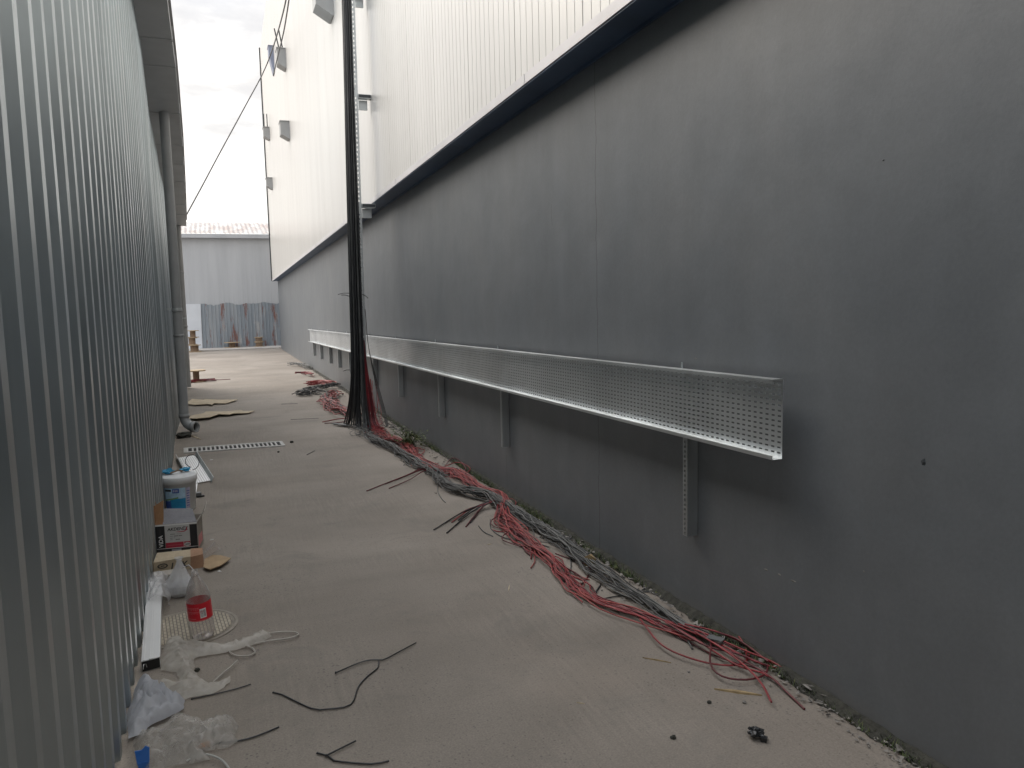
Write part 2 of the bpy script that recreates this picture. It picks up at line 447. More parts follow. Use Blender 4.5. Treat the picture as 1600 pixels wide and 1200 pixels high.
# ------------------------------------------------------------------ right building
wh = thing('warehouse', V((5.2, 14, 0)), 'tall warehouse with a dark grey rendered base and white ribbed cladding above', 'building')
mb = MB()
ys = [NEAR + (WALL_END - NEAR) * i / 40 for i in range(41)]
def slab(mb, ys, x0f, x1f, z0f, z1f, mi=0):
    vs = []; 
    for y in ys: vs += [(x0f(y), y, z0f(y)), (x1f(y), y, z0f(y)), (x1f(y), y, z1f(y)), (x0f(y), y, z1f(y))]
    fs = []
    for i in range(len(ys) - 1):
        for j in range(4): fs.append((i * 4 + j, i * 4 + (j + 1) % 4, i * 4 + 4 + (j + 1) % 4, i * 4 + 4 + j))
    n = (len(ys) - 1) * 4
    fs += [(3, 2, 1, 0), (n, n + 1, n + 2, n + 3)]
    mb.add(vs, fs, mi)
slab(mb, ys, wallX, lambda y: wallX(y) + .3, lambda y: -.05, lambda y: ledgeZ(y) + .2)
mb.box((wallX(34) + 3.3, WALL_END - .15, 1.5), (6, .3, 3.1))
obj('base_wall', mb, 'dark_plaster', wh)
# cladding with vertical joints: wide seam every 1.06 m, shallow rib every 0.106 m
mb = MB(); TOPZ = 12.3
prof = []; y = NEAR; k = 0
while y < WALL_END - .03:
    deep = .035 if k % 10 == 0 else .016; w = .014 if k % 10 == 0 else .009
    prof += [(y, 0), (y + w * .5, deep), (y + w, 0)]; y += .106; k += 1
prof.append((WALL_END - .03, 0))
vs = []; fs = []
for (yy, d) in prof: vs += [(cladX(yy) + d, yy, ledgeZ(yy) + .055), (cladX(yy) + d, yy, TOPZ)]
fs = [(2 * i, 2 * i + 1, 2 * i + 3, 2 * i + 2) for i in range(len(prof) - 1)]
mb.add(vs, fs)
mb.add([(cladX(34), 33.97, 2.9), (9, 33.97, 2.9), (9, 33.97, TOPZ), (cladX(34), 33.97, TOPZ)], [(0, 1, 2, 3)])
mb.add([(cladX(NEAR), NEAR, TOPZ), (cladX(34), 33.97, TOPZ), (9, 33.97, TOPZ + .6), (9, NEAR, TOPZ + .6)], [(0, 1, 2, 3)])
mb.add([(cladX(NEAR), NEAR, 2.9), (9, NEAR, 2.9), (9, NEAR, TOPZ), (cladX(NEAR), NEAR, TOPZ)], [(0, 1, 2, 3)])
obj('cladding', mb, 'white_cladding', wh)
mb = MB(); slab(mb, ys, lambda y: cladX(y) - .012, lambda y: cladX(y) + .03, lambda y: ledgeZ(y) - .002, lambda y: ledgeZ(y) + .062)
for yj in (1.2, 4.9, 9.0, 13.2, 17.4, 21.6, 25.8): mb.box((cladX(yj) - .0125, yj, ledgeZ(yj) + .03), (.006, .012, .066))
obj('flashing', mb, 'flashing', wh)
mb = MB(); slab(mb, ys, lambda y: cladX(y) + .0305, lambda y: wallX(y) - .002, lambda y: ledgeZ(y), lambda y: ledgeZ(y) + .14)
slab(mb, ys, lambda y: cladX(y) - .004, lambda y: cladX(y) + .030, lambda y: ledgeZ(y) - .012, lambda y: ledgeZ(y) - .003)
slab(mb, ys, lambda y: wallX(y) - .018, lambda y: wallX(y) - .0025, lambda y: ledgeZ(y) - .02, lambda y: ledgeZ(y) - .0005)
obj('ledge_beam', mb, 'navy_steel', wh)
mb = MB(); mb.box((cladX(34) - .02, 33.98, (TOPZ + 2.87) / 2), (.05, .06, TOPZ - 2.87)); obj('corner_trim', mb, 'trim_dark', wh)
for (u, v, sx_, sz_, mt_) in ((1443, 722, .010, .011, 'trim_dark'), (1197, 890, .012, .004, 'rubble'), (1218, 898, .010, .003, 'rubble'), (1240, 908, .018, .0035, 'rubble'), (1350, 893, .004, .004, 'rubble'), (1087, 560, .012, .002, 'rubble'), (1380, 250, .006, .003, 'trim_dark')):
    Y = 3.0
    for _ in range(5): Y = atX(u, v, wallX(Y)).y
    c = atX(u, v, wallX(Y)); mb = MB(); mb.blob(c, 1.0, u, (.0025, sx_, sz_), 0, 2, .5); obj('plaster_chip', mb, mt_, wh)
# outlet hoods on the cladding
def hood(u, v, wpx, hpx, tip, mat, label=None, ymax=None, rods=(), ylen=.42):
    # (u, v): top edge where the hood meets the wall, in the picture -> on the cladding plane
    Y = 20.0
    for _ in range(8): Y = atX(u, v, cladX(Y)).y
    if ymax: Y = min(Y, ymax)
    p = atY(u, v, Y); s = Y / F * .86
    x1 = cladX(Y) - .001; x0 = x1 - wpx * s; z1 = p.z; zl = z1 - hpx * s; zr = z1 - tip * s
    mb = MB()
    mb.prism([(x0, Y, z1), (x1, Y, z1), (x1, Y, zr), (x1 - .03, Y, zr), (x0, Y, zl)], (0, ylen, 0))
    mb.box(((x0 + x1) / 2, Y + ylen / 2, z1 + .012), (x1 - x0 + .03, ylen + .04, .02))
    h = obj('vent_hood', mb, mat, wh)
    if label: h['label'] = label
    for (du, lean, ln) in rods:
        mb = MB(); a = V((x0 + du * s, Y + .1, z1 + .02)); mb.tube([a, a + V((lean * s, 0, ln * s))], .018, 6); obj('rod', mb, 'trim_dark', h)
    return h
hood(446, 76, 14, 24, 31, 'hood_grey', None, None, ((4, -6, 32), (10, -5, 31)))
hood(452, 190, 15, 21, 28, 'hood_grey')
hood(421, 199, 10, 15, 19, 'hood_grey', None, 33.4, ((2, 0, 22), (7, 0, 22)))
hood(425.5, 278, 10, 13, 18, 'hood_grey', None, 33.4)
hood(520, -22, 30, 32, 48, 'hood_grey', 'largest hood, hanging nearest the cable riser')
hood(427, 72, 8, 12, 43, 'hood_blue', 'bluish hood near the top corner', 33.3)

# ------------------------------------------------------------------ left shed
sh = thing('metal_shed', V((-3.5, 5.5, 0)), 'long shed clad in vertical corrugated galvanised sheet with grey gutter', 'building')
mb = MB(); PROF = [(0, 0), (.098, 0), (.118, .034), (.172, .034), (.192, 0)]; PITCH = .205
vs = []; y = NEAR; cols = []
sheet = 0
while y < SHED_END - .06:
    for (a, d) in PROF:
        yy = y + a
        if yy < SHED_END - .05: cols.append((yy, d + random.uniform(-.0012, .0012)))
    y += PITCH * random.uniform(.985, 1.015)
ROWS = [0, .35, .7, 1.1, 1.6, 2.2, 2.8, 3.5, 4.3]
for (yy, d) in cols:
    xb = shedX(yy); xt = lerp(SHED_TOP, yy)
    zt = lerp(EAVE_Z, yy) + .06
    for k, z in enumerate(ROWS):
        f = z / 4.3
        wob = .004 * noise.noise(V((yy * .8, z * 1.1, 3))) + (.006 * noise.noise(V((yy * 3, z * 2, 9))) if z < .5 else 0)
        bk = .03 * max(0, 1 - abs(yy - 10.6) / 2.0)
        vs.append((xb - bk + (xt - xb) * f + d + wob, yy, .012 + (zt - .012) * f + (.008 * noise.noise(V((yy * 5, 0, 0))) if k == 0 else 0)))
nr = len(ROWS)
for i in range(len(cols) - 1):
    for k in range(nr - 1): fs_ = (i * nr + k, i * nr + nr + k, i * nr + nr + k + 1, i * nr + k + 1); mb.f.append(fs_); mb.mi.append(0); mb.sm.append(False)
mb.v = [V(p) for p in vs]
obj('corrugated_wall', mb, 'corrugated_zinc', sh)
mb = MB()
mb.box((-3.9, SHED_END - .04, 1.75), (6.2, .05, 3.5)); obj('end_wall', mb, 'pipe_pale', sh)
mb = MB(); yy = [NEAR, 0, 4, 7.4, 9.55, 12.2, 15.5, 17.9]
mb2 = MB()
for a, b in zip(yy, yy[1:]):
    q = []
    for y_ in (a, b):
        q += [(lerp(EAVE_X, y_) - .02, y_, lerp(EAVE_Z, y_) + .17), (-6.5, y_, lerp(EAVE_Z, y_) + 1.2)]
    mb2.add(q, [(0, 1, 3, 2)])
obj('roof', mb2, 'corrugated_zinc', sh, solid=.01)
# box gutter under the roof edge with joints
mb = MB()
gy = [NEAR] + [NEAR + i * .75 for i in range(1, 60) if NEAR + i * .75 < 17.8] + [17.9]
def gin(y): return lerp(SHED_TOP, y) - .03
slab(mb, gy, gin, lambda y: lerp(EAVE_X, y), lambda y: lerp(EAVE_Z, y), lambda y: lerp(EAVE_Z, y) + .15)
g = obj('gutter', mb, 'gutter_grey', sh)
mb = MB(); slab(mb, gy, lambda y: lerp(EAVE_X, y) - .001, lambda y: lerp(EAVE_X, y) + .022, lambda y: lerp(EAVE_Z, y) + .13, lambda y: lerp(EAVE_Z, y) + .152)
obj('gutter_lip', mb, 'pipe_grey', g)
for yj in (3.0, 5.6, 8.4, 9.3, 10.9, 12.3, 13.4, 14.6, 15.5, 16.3, 17.0):
    mb = MB(); x0 = gin(yj); x1 = lerp(EAVE_X, yj); z = lerp(EAVE_Z, yj); zb = lerp(EAVE_Z, yj + .05)
    mb.hexa([(x0, yj, z - .008), (x1 + .006, yj, z - .008), (x1 + .006, yj + .05, zb - .008), (x0, yj + .05, zb - .008), (x0, yj, z + .15), (x1 + .006, yj, z + .15), (x1 + .006, yj + .05, zb + .15), (x0, yj + .05, zb + .15)])
    obj('gutter_joint', mb, 'gutter_grey', g)
# downpipes
def downpipe(c, r, ztop, mat, elbow=True, label=None):
    mb = MB(); c = V(c)
    pts = [c + V((0, 0, ztop))] + [c + V((0, 0, z)) for z in (ztop * .66, ztop * .33)]
    if elbow:
        d = V((.80, -.60, 0))
        pts += [c + V((0, 0, .24)), c + V((0, 0, .20)) + d * .012, c + V((0, 0, .15)) + d * .045, c + V((0, 0, .125)) + d * .09, c + V((0, 0, .115)) + d * .15]
    else: pts += [c + V((0, 0, .02))]
    mb.tube(pts, r, 20, 0, cap=False)
    dp = obj('drainpipe', mb, mat, sh)
    if label: dp['label'] = label
    def collar(z, rr, h):
        m2 = MB(); m2.lathe([(r + .0005, 0), (rr, .002), (rr, h - .002), (r + .0005, h)], c + V((0, 0, z)), 20, cap=False); obj('collar', m2, mat, dp)
    if elbow:
        m2 = MB(); e = pts[-1]; ax = d.to_track_quat('Z', 'Y').to_matrix()
        m2.lathe([(r * .93, -.02), (r * .93, .03), (r + .012, .03), (r + .012, -.03), (r, -.032)], e, 20, axis=ax, cap=False)
        m2.lathe([(r * .92, -.03), (.002, -.031)], e, 20, 1, axis=ax, cap=False)
        obj('outlet', m2, [mat, 'pipe_inside'], dp)
        collar(.235, r + .007, .05)
        m2 = MB(); m2.lathe([(.072, 0), (.072, .09)], c + V((0, 0, ztop - .02)), 20); m2.lathe([(.045, 0), (.045, .2)], c + V((0, 0, ztop + .05)), 16)
        obj('socket', m2, mat, dp)
    for z in ((1.30, 1.62) if elbow else (2.45, 1.3)):
        collar(z, r + .006, .03 if elbow else .045)
    m2 = MB(); zc = 1.66 if elbow else 1.5
    m2.box((c.x - .06, c.y, zc), (.1, .02, .02)); m2.lathe([(r + .004, 0), (r + .004, .025)], c + V((0, 0, zc - .012)), 20); obj('clamp', m2, 'strut_zinc', dp)
downpipe((-.528, 10.9, 0), .060, 4.16, 'pipe_grey', True, 'thick mid grey pipe with elbow outlet by the drain grate')
downpipe((-.735, 17.86, 0), .052, 3.44, 'pipe_pale', False, 'pale pipe at the far corner of the shed')

# ------------------------------------------------------------------ far building
fb = thing('far_shed', V((1, 40, 0)), 'grey sheet metal shed across the end of the alley with rusty roof', 'building')
mb = MB(); FY = 36.5
def corr(mb, x0, x1, z0, z1, y, pitch, depth, zt=None, mi=0):
    n = int((x1 - x0) / pitch); vs = []
    for i in range(n + 1):
        for a, d in ((0, 0), (.55, 0), (.65, depth), (.9, depth)):
            x = x0 + (i + a) * pitch
            vs += [(x, y - d, z0), (x, y - d, z1 if zt is None else zt(x))]
    k = len(vs) // 2
    mb.add(vs, [(2 * i, 2 * i + 2, 2 * i + 3, 2 * i + 1) for i in range(k - 1)], mi)
corr(mb, -9, 9, 0, 4.95, FY, .2, .0035)
obj('wall', mb, 'far_painted_sheet', fb)
mb = MB(); corr(mb, -.80, 8.8, .04, 2, FY - .03, .15, .02, lambda x: 1.98 + .10 * noise.noise(V((x * 1.9, 0, 0))) + .05 * noise.noise(V((x * 9, 3, 0))))
obj('bare_panel', mb, 'far_bare_sheet', fb)['label'] = 'unpainted weathered lower sheets streaked with rust'
mb = MB(); mb.box((-1.75, FY - .05, 1.03), (1.86, .05, 1.96), ry=R(1.0)); obj('white_panel', mb, 'white_sheet', fb)
mb = MB(); mb.box((0, FY - .10, 4.93), (18.2, .18, .17)); obj('gutter', mb, 'far_painted_sheet', fb)
mb = MB(); n = 90; vs = []
for i in range(n):
    for a, d in ((0, 0), (.12, .04), (.25, 0)): 
        x = -9 + i * .2 + a * .8; vs += [(x, FY - .1, 5.03 + d), (x, FY + 3.5, 5.88 + d)]
mb.add(vs, [(2 * i, 2 * i + 2, 2 * i + 3, 2 * i + 1) for i in range(len(vs) // 2 - 1)])
obj('roof', mb, 'far_rusty_roof', fb)

# ------------------------------------------------------------------ cable tray
def trayX(Y): return wallX(Y) - .085
T0, T1 = 2.50, 21.0
def tz1(Y): return 1.305 - .0094 * Y
def tz0(Y): return tz1(Y) - .327
ct = thing('cable_tray', V((trayX(11), 11, .78)), 'long perforated galvanised cable tray running level along the dark wall', 'cable tray')
y0 = T0; ti = 0
while y0 < T1 - .2:
    y1 = min(y0 + 2.6, T1); n = max(1, round((y1 - y0 - .0015) / .038)); du = (y1 - y0) / n
    mb = MB(); rows = 14
    bow = [0, 0]
    a = V((trayX(y0) + bow[0], y0, tz0(y0) + .012)); b_ = V((trayX(y1) + bow[1], y1 - .0015, tz0(y1) + .012))
    u = (b_ - a) / n; w = V((0, 0, (.327 - .024) / rows))
    mb.perf(a, u, w, n, rows, .56, .33)
    L_ = b_ - a
    top = a + w * rows; bot = a
    # flanges of the channel towards the alley, each with a folded lip
    for p, s in ((top, 1), (bot, -1)):
        e = p + V((0, 0, s * .012))
        o1 = e + V((-.048, 0, 0)); o2 = o1 + V((0, 0, -s * .016))
        mb.add([p, p + L_, e + L_, e], [(0, 1, 2, 3)]); mb.add([e, e + L_, o1 + L_, o1], [(0, 1, 2, 3)]); mb.add([o1, o1 + L_, o2 + L_, o2], [(0, 1, 2, 3)])
    obj('tray_section', mb, 'tray_zinc', ct, solid=.002)
    y0 = y1; ti += 1
# uprights on the wall that carry the tray
BR = [3.24, 5.98, 8.0, 10.05, 11.9, 14.4, 15.9, 17.3, 19.0, 20.6]
words = ['first', 'second', 'third', 'fourth', 'fifth', 'sixth', 'seventh', 'eighth', 'ninth', 'last']
for i, yb in enumerate(BR):
    zt = tz1(yb) - .012; zb = .425
    x = wallX(yb)
    br = thing('support_bracket', V((x - .03, yb, zb)), words[i] + ' perforated steel upright under the tray, counted from its open near end' if i < 9 else 'perforated steel upright under the far end of the tray', 'bracket', 'steel uprights carrying the cable tray')
    mb = MB(); n = 34 if i < 5 else 1
    # flange standing off the wall (seen edge on from the alley) and web with slots
    hv = (zt - zb) / n
    mb.perf((x - .062, yb - .018, zb), (0, .036, 0), (0, 0, hv), 1, n, .28, .5 if n > 1 else .001)
    obj('web', mb, 'strut_zinc', br, solid=.003)
    n2 = 30 if i < 5 else 1; hv = (zt - zb) / n2
    mb = MB(); mb.perf((x - .0605, yb - .0195, zb), (.058, 0, 0), (0, 0, hv), 1, n2, .09, .22 if n2 > 1 else .001, skip=lambda a, c: c % 4)
    obj('side_flange', mb, 'strut_zinc', br, solid=.003); mb = MB()
    mb.perf((x - .0605, yb + .0195, zb), (.058, 0, 0), (0, 0, hv), 1, 1 if n2 == 1 else n2, .09, .22 if n2 > 1 else .001, skip=lambda a, c: c % 4)
    obj('side_flange', mb, 'strut_zinc', br, solid=.003)
    mb = MB(); mb.tube([(x - .08, yb, tz1(yb)), (x - .08, yb, tz1(yb) + .03)], .005, 6)
    obj('bolt', mb, 'strut_zinc', br)

# ------------------------------------------------------------------ riser
RY = 10.42
_ra, _rb = atY(567.5, 540, RY), atY(549.5, 0, RY)
def riserX(z): return _ra.x + (_rb.x - _ra.x) * (z - _ra.z) / (_rb.z - _ra.z) + .025
RSL = (_rb.x - _ra.x) / (_rb.z - _ra.z)
rs = thing('riser_strut', V((riserX(0), RY, 0)), 'vertical perforated galvanised strut standing off the wall behind the black cables', 'cable riser')
mb = MB(); H = 9.0; n = 150
a = V((riserX(0) - .05, RY - .02, 0)); w = V((RSL * H, 0, H)) / n
mb.perf(a, (.06, 0, 0), w, 1, n, .22, .45, skip=lambda i, j: j % 25 > 22)
mb.perf(a + V((.06, 0, 0)), (0, .05, 0), w, 1, n, .2, .4)
obj('channel', mb, 'strut_zinc', rs, solid=.003)
for (u, v) in ((572, 322), (566, 152), (560, -10)):
    p = atY(u, v, RY); zb = p.z; x0 = riserX(zb) + .012; x1 = cladX(RY) - .002
    mb = MB(); mb.box(((x0 + x1) / 2, RY - .01, zb), (x1 - x0, .10, .05)); mb.box(((x0 + x1) / 2 - .01, RY + .06, zb - .09), ((x1 - x0) * .7, .03, .12))
    mb.box(((x0 + x1) / 2, RY - .065, zb), (x1 - x0 - .01, .006, .035), mi=1)
    obj('standoff', mb, ['strut_zinc', 'trim_dark'], rs)

rnd = random.Random(11)
# black cables hanging down the riser
hb = thing('hanging_cables', V((1.68, RY - .1, 0)), 'thick bundle of black cables hanging down the white wall to the floor', 'cables')
NB = 58
for i in range(NB):
    fx = (i + .5) / NB
    off = fx - .5       # across the bundle
    dy = rnd.uniform(-.13, .02)
    r = rnd.choice((.0065, .0075, .0085))
    pts = []
    ph = rnd.uniform(0, 6.28); am = rnd.uniform(.001, .007)
    top = 9.0
    spread = (fx - .72)
    for k in range(16):
        z = top * (1 - k / 15) if k < 10 else None
    zs = [9, 7.8, 6.6, 5.6, 4.6, 3.7, 2.9, 2.2, 1.6, 1.15, .8, .5, .28, .12, .03]
    for z in zs:
        wz = .155 - .06 * min(1, max(0, (z - 1.2) / 4.0)) + .03 * max(0, 1 - z / 1.2)
        x = riserX(z) - .055 - wz * .5 + .025 * max(0, 1 - z / 4) + off * wz + am * .6 * math.sin(z * 1.9 + ph)
        y_ = RY + dy + am * math.cos(z * 1.4 + ph)
        fl = max(0, 1 - z / 1.0) ** 2.6
        x += fl * (spread * .11 if spread < 0 else spread * .08)
        y_ += fl * (max(0, -spread) * .70 - .12 - .12 * rnd.random() * (z < .3))
        pts.append(V((x, y_, max(z, r))))
    if fx < .35:
        e = pts[-1]; q = rnd.uniform(.03, .16)
        pts.append(e + V((-q * 1.1, q * rnd.uniform(.2, 2.0), 0)))
    else:
        e = pts[-1]; q = rnd.uniform(.02, .10)
        pts.append(e + V((rnd.uniform(-.02, .05), -q * 2, 0)))
    mb = MB(); mb.tube(smooth_path(pts, .12), r, 6)
    mt = 'brown_cable' if .07 < fx < .26 and i % 2 else ('black_cable' if rnd.random() < .7 else 'grey_cable')
    if i in (5, 9, 13, 41): mt = 'dusty_cable'
    obj('cable', mb, mt, hb)
for (u0, v0, u1, v1) in ((546, 458, 528, 460), (546, 463, 533, 461), (566, 460, 575, 466), (546, 578, 536, 580)):
    mb = MB(); mb.tube([atY(u0, v0, RY - .05), atY((u0 + u1) / 2, (v0 + v1) / 2 - 1, RY - .05), atY(u1, v1, RY - .05)], .005, 5); obj('cable', mb, 'black_cable', hb)
for z in (4.45, 6.9):
    mb = MB(); c = V((riserX(z) - .10, RY - .055, z)); mb.tube([c + V((.062 * math.cos(t * .6283), .07 * math.sin(t * .6283), 0)) for t in range(11)], .004, 5, cap=False)
    obj('cable_tie', mb, 'black_plastic', hb)

def strand_bundle(name, label, path, n, width, rad, mats, seed, height=.05, first=None, cut=(0, 1), step=.05, parent=None, wfun=None, tail=.7):
    """cables lying side by side and over one another along a path on the ground"""
    rg = random.Random(seed)
    base = smooth_path([V((p.x, p.y, 0)) for p in path], step)
    T = []
    for i in range(len(base)):
        d = base[min(i + 1, len(base) - 1)] - base[max(i - 1, 0)]; d.normalize(); T.append(V((d.y, -d.x, 0)))
    root = parent or thing(name, V((base[len(base) // 2].x, base[len(base) // 2].y, 0)), label, 'cables')
    for k in range(n):
        lat = rg.gauss(0, .42); hgt = rg.random()
        s1, s2, s3 = rg.uniform(0, 99), rg.uniform(0, 99), rg.uniform(0, 99)
        i0 = 0 if rg.random() < .75 else int(len(base) * rg.uniform(0, .2))
        i1 = len(base) if rg.random() < tail else int(len(base) * rg.uniform(.72, .97))
        r = rad * rg.uniform(.85, 1.15); pts = []
        for i in range(i0, i1):
            f = i / (len(base) - 1)
            w = (width if wfun is None else wfun(f)) 
            l = max(-1.6, min(1.6, lat * .85 + 1.05 * noise.noise(V((i * step * 1.3, s1, 0))) + .62 * noise.noise(V((i * step * 4.6, s2, 5)))))
            p = base[i] + T[i] * (l * w)
            hh = height * max(0, 1 - (l / 1.65) ** 2) * (.15 + .85 * abs(math.sin(hgt * 3 + noise.noise(V((i * step * 2.0, s3, 9))) * 2.2)))
            if wfun: hh *= min(1.6, (width / max(w, .01)) ** .7) * (1 - .65 * max(0, f - .7) / .3)
            p.z = r + hh
            if i < 6 and first is not None and i0 == 0: 
                g_ = (1 - i / 6); p.z += first * g_ ** 1.6
            x_lim = wallX(p.y) - .012 - r
            p.x = min(p.x, x_lim)
            pts.append(p)
        if len(pts) < 4: continue
        mb = MB(); mb.tube(pts, r, 6); obj('cable', mb, rg.choice(mats), root)
    return root
PX = lambda l: [G(*p) for p in l]
black_path = PX([(560, 664), (575, 684), (612, 706), (650, 727), (676, 742), (700, 766), (735, 778), (768, 786), (800, 806), (842, 832), (882, 858), (925, 890), (968, 922), (1005, 945), (1045, 972), (1080, 992), (1112, 1008)])
bw = lambda f: .042 + .058 * abs(math.sin(f * 9.5 + .4)) * (1 - .45 * f) + (.07 if f < .14 else 0)
gb = strand_bundle('floor_cables', 'run of dusty grey and black cables snaking along the foot of the wall', black_path, 30, .09, .0038, ['grey_cable', 'black_cable', 'black_cable', 'dusty_cable', 'dusty_cable', 'pale_cable'], 3, .06, .35, wfun=bw, tail=.35)
red_path = PX([(580, 655), (592, 676), (612, 690), (636, 700), (652, 720), (682, 738), (712, 742), (745, 768), (785, 786), (790, 812), (815, 842), (852, 872), (882, 902), (912, 930), (938, 946), (985, 962), (1040, 983), (1090, 1003), (1140, 1026), (1180, 1040), (1205, 1050)])
rw_ = lambda f: .042 + .045 * abs(math.sin(f * 8.0 + 1.2)) * (1 - .3 * f) + (.045 if f < .25 else 0) + .03 * max(0, f - .8) / .2
rb = strand_bundle('floor_cables', 'run of red cables snaking along the foot of the wall towards the camera', red_path, 30, .08, .0039, ['red_cable', 'red_cable', 'dark_red_cable', 'dark_red_cable', 'pink_cable', 'pink_cable'], 5, .055, .55, wfun=rw_, tail=.12)
# red fan at the foot of the riser
for k in range(16):
    f = k / 15; mb = MB()
    x0 = riserX(1.2) - .02 - .03 * rnd.random(); x1 = riserX(0) - .07 + .17 * f
    pts = [V((x0, RY - .08, 1.25 - .3 * rnd.random())), V((x0 + (x1 - x0) * .35, RY - .10, .75)), V((x0 + (x1 - x0) * .75, RY - .12, .35)), V((x1, RY - .15 - .1 * rnd.random(), .08)), V((x1 + .02, RY - .28 - .2 * rnd.random(), .012))]
    mb.tube(smooth_path(pts, .08), .006, 6); obj('cable', mb, rnd.choice(['red_cable', 'dark_red_cable']), rb)
# three thin grey cables arcing down to the right of the fan
for k in range(4):
    mb = MB(); x0 = riserX(1.5) + .01
    mb.tube(smooth_path([V((x0, RY - .05, 1.6)), V((x0 + .02, RY - .07, 1.1)), V((x0 + .09 + .01 * k, RY - .09, .6)), V((x0 + .17 + .012 * k, RY - .12, .2)), V((x0 + .19 + .01 * k, RY - .2, .02))], .08), .004, 6); obj('cable', mb, 'dusty_cable', gb)
# stray ends and loops of the two runs
def loose(root, pts, mat, r=.0044, z=.006, lift=None, name='cable'):
    P = [G(*p) for p in pts]
    for i, p in enumerate(P): p.z = z + (lift[i] if lift else 0); p.x = min(p.x, wallX(p.y) - .01)
    mb = MB(); mb.tube(smooth_path(P, .03), r, 6); return obj(name, mb, mat, root)
for a, b_, c in (((668, 737), (628, 748), (573, 768)), ((672, 733), (640, 744), (602, 757)), ((664, 741), (640, 752), (608, 764)), ((668, 730), (650, 738), (618, 751))):
    loose(rb, [(690, 738), a, b_, c], 'dark_red_cable', lift=[.04, .03, .01, 0])
for i, (e, mt, rt) in enumerate((((678, 829), 'black_cable', gb), ((698, 834), 'black_cable', gb), ((696, 818), 'dark_red_cable', rb), ((706, 817), 'red_cable', rb), ((716, 814), 'black_cable', gb), ((728, 824), 'dark_red_cable', rb), ((712, 822), 'grey_cable', gb), ((735, 818), 'black_cable', gb), ((740, 812), 'dark_red_cable', rb), ((724, 808), 'black_cable', gb))):
    q = 1 - .0
    mx = (768 * .45 + e[0] * .55, 790 * .45 + e[1] * .55 - 5)
    loose(rt, [(786, 786 + i % 3), (764, 792 + i % 4), mx, e], mt, lift=[.05, .04, .012, 0], r=.0048)
loose(gb, [(685, 752), (684, 768), (690, 780), (696, 786)], 'grey_cable', .003)
loose(gb, [(748, 823), (756, 832), (770, 839)], 'grey_cable', .0035)
loose(gb, [(766, 812), (768, 828), (790, 842), (830, 848), (858, 856)], 'grey_cable', .004)
loose(rb, [(768, 828), (780, 832), (805, 829), (828, 825)], 'red_cable', .004)
loose(rb, [(868, 866), (900, 878), (920, 886), (921, 898), (908, 915)], 'dark_red_cable', .004)
loose(gb, [(888, 862), (892, 880), (890, 895), (880, 910)], 'dusty_cable', .004)
loose(rb, [(688, 744), (705, 722), (730, 725), (727, 740), (700, 746)], 'dark_red_cable', .0045, lift=[.02, .03, .03, .02, .01])
loose(rb, [(690, 735), (715, 728), (735, 738), (718, 748), (692, 748)], 'red_cable', .0045, lift=[.02, .03, .03, .02, .01])
loose(gb, [(935, 938), (931, 928), (938, 916)], 'black_cable', .005)
loose(gb, [(940, 938), (958, 934), (976, 932)], 'black_cable', .0035)
loose(gb, [(992, 926), (1003, 924), (1012, 917)], 'black_cable', .004)
loose(gb, [(992, 926), (1015, 926), (1038, 936), (1052, 945)], 'black_cable', .004)
loose(gb, [(1062, 978), (1072, 1000), (1082, 1016)], 'dusty_cable', .005, lift=[.03, .01, 0])
# wild short ends and loops springing out of both runs
for path, root, mts, sgn in ((black_path, gb, ['black_cable', 'grey_cable', 'dusty_cable', 'pale_cable'], -1), (red_path, rb, ['red_cable', 'dark_red_cable', 'pink_cable'], 1)):
    sp_ = smooth_path([V((p.x, p.y, 0)) for p in path], .05)
    for k in range(34):
        i = int(len(sp_) * (rnd.random() ** 1.0) * .82); n_ = rnd.randint(5, 13)
        seg = sp_[i:i + n_]
        if len(seg) < 4: continue
        amp = rnd.uniform(.05, .16) * rnd.choice((-1, -1, 1)); ph = rnd.uniform(.2, .8); pts = []
        for j, p in enumerate(seg):
            f = j / (len(seg) - 1); d = seg[min(j + 1, len(seg) - 1)] - seg[max(j - 1, 0)]; nrm = V((d.y, -d.x, 0)).normalized()
            q_ = p + nrm * (amp * (math.sin(f * 3.14) if k % 3 else f ** 2) * -sgn) + V((rnd.uniform(-.008, .008), rnd.uniform(-.008, .008), 0))
            q_.z = .008 + .05 * (1 - f) * rnd.random() * (1 - .0); q_.x = min(q_.x, wallX(q_.y) - .012); pts.append(q_)
        mb = MB(); mb.tube(smooth_path(pts, .03), rnd.uniform(.0028, .0042), 5); obj('cable', mb, rnd.choice(mts), root)
# fanned red ends near the camera
ends = [[(1000, 978), (1035, 1018), (1090, 1040), (1140, 1046), (1165, 1038), (1172, 1020)],
        [(1095, 1000), (1110, 1015), (1110, 1048), (1128, 1066), (1165, 1070), (1195, 1060), (1200, 1042)],
        [(1060, 990), (1110, 1006), (1165, 1028), (1205, 1042), (1242, 1060)],
        [(1085, 1004), (1130, 1030), (1165, 1055), (1190, 1080), (1205, 1106)],
        [(1100, 1005), (1150, 1035), (1200, 1062), (1228, 1085), (1257, 1110)],
        [(1040, 985), (1090, 1012), (1150, 1048), (1190, 1058), (1215, 1070)],
        [(1070, 990), (1120, 1000), (1165, 1018), (1190, 1035), (1210, 1044)],
        [(1120, 1005), (1150, 1012), (1178, 1028), (1200, 1042)],
        [(1155, 1006), (1165, 1018), (1166, 1032)],
        [(1020, 975), (1080, 998), (1130, 1018), (1180, 1040), (1225, 1050)],
        [(1045, 990), (1100, 1020), (1150, 1030), (1200, 1046)]]
for i, e in enumerate(ends):
    loose(rb, e, ['red_cable', 'dark_red_cable', 'red_cable'][i % 3], .0045, lift=[.03 * (1 - j / (len(e) - 1)) + .006 * (i % 4) for j in range(len(e))])
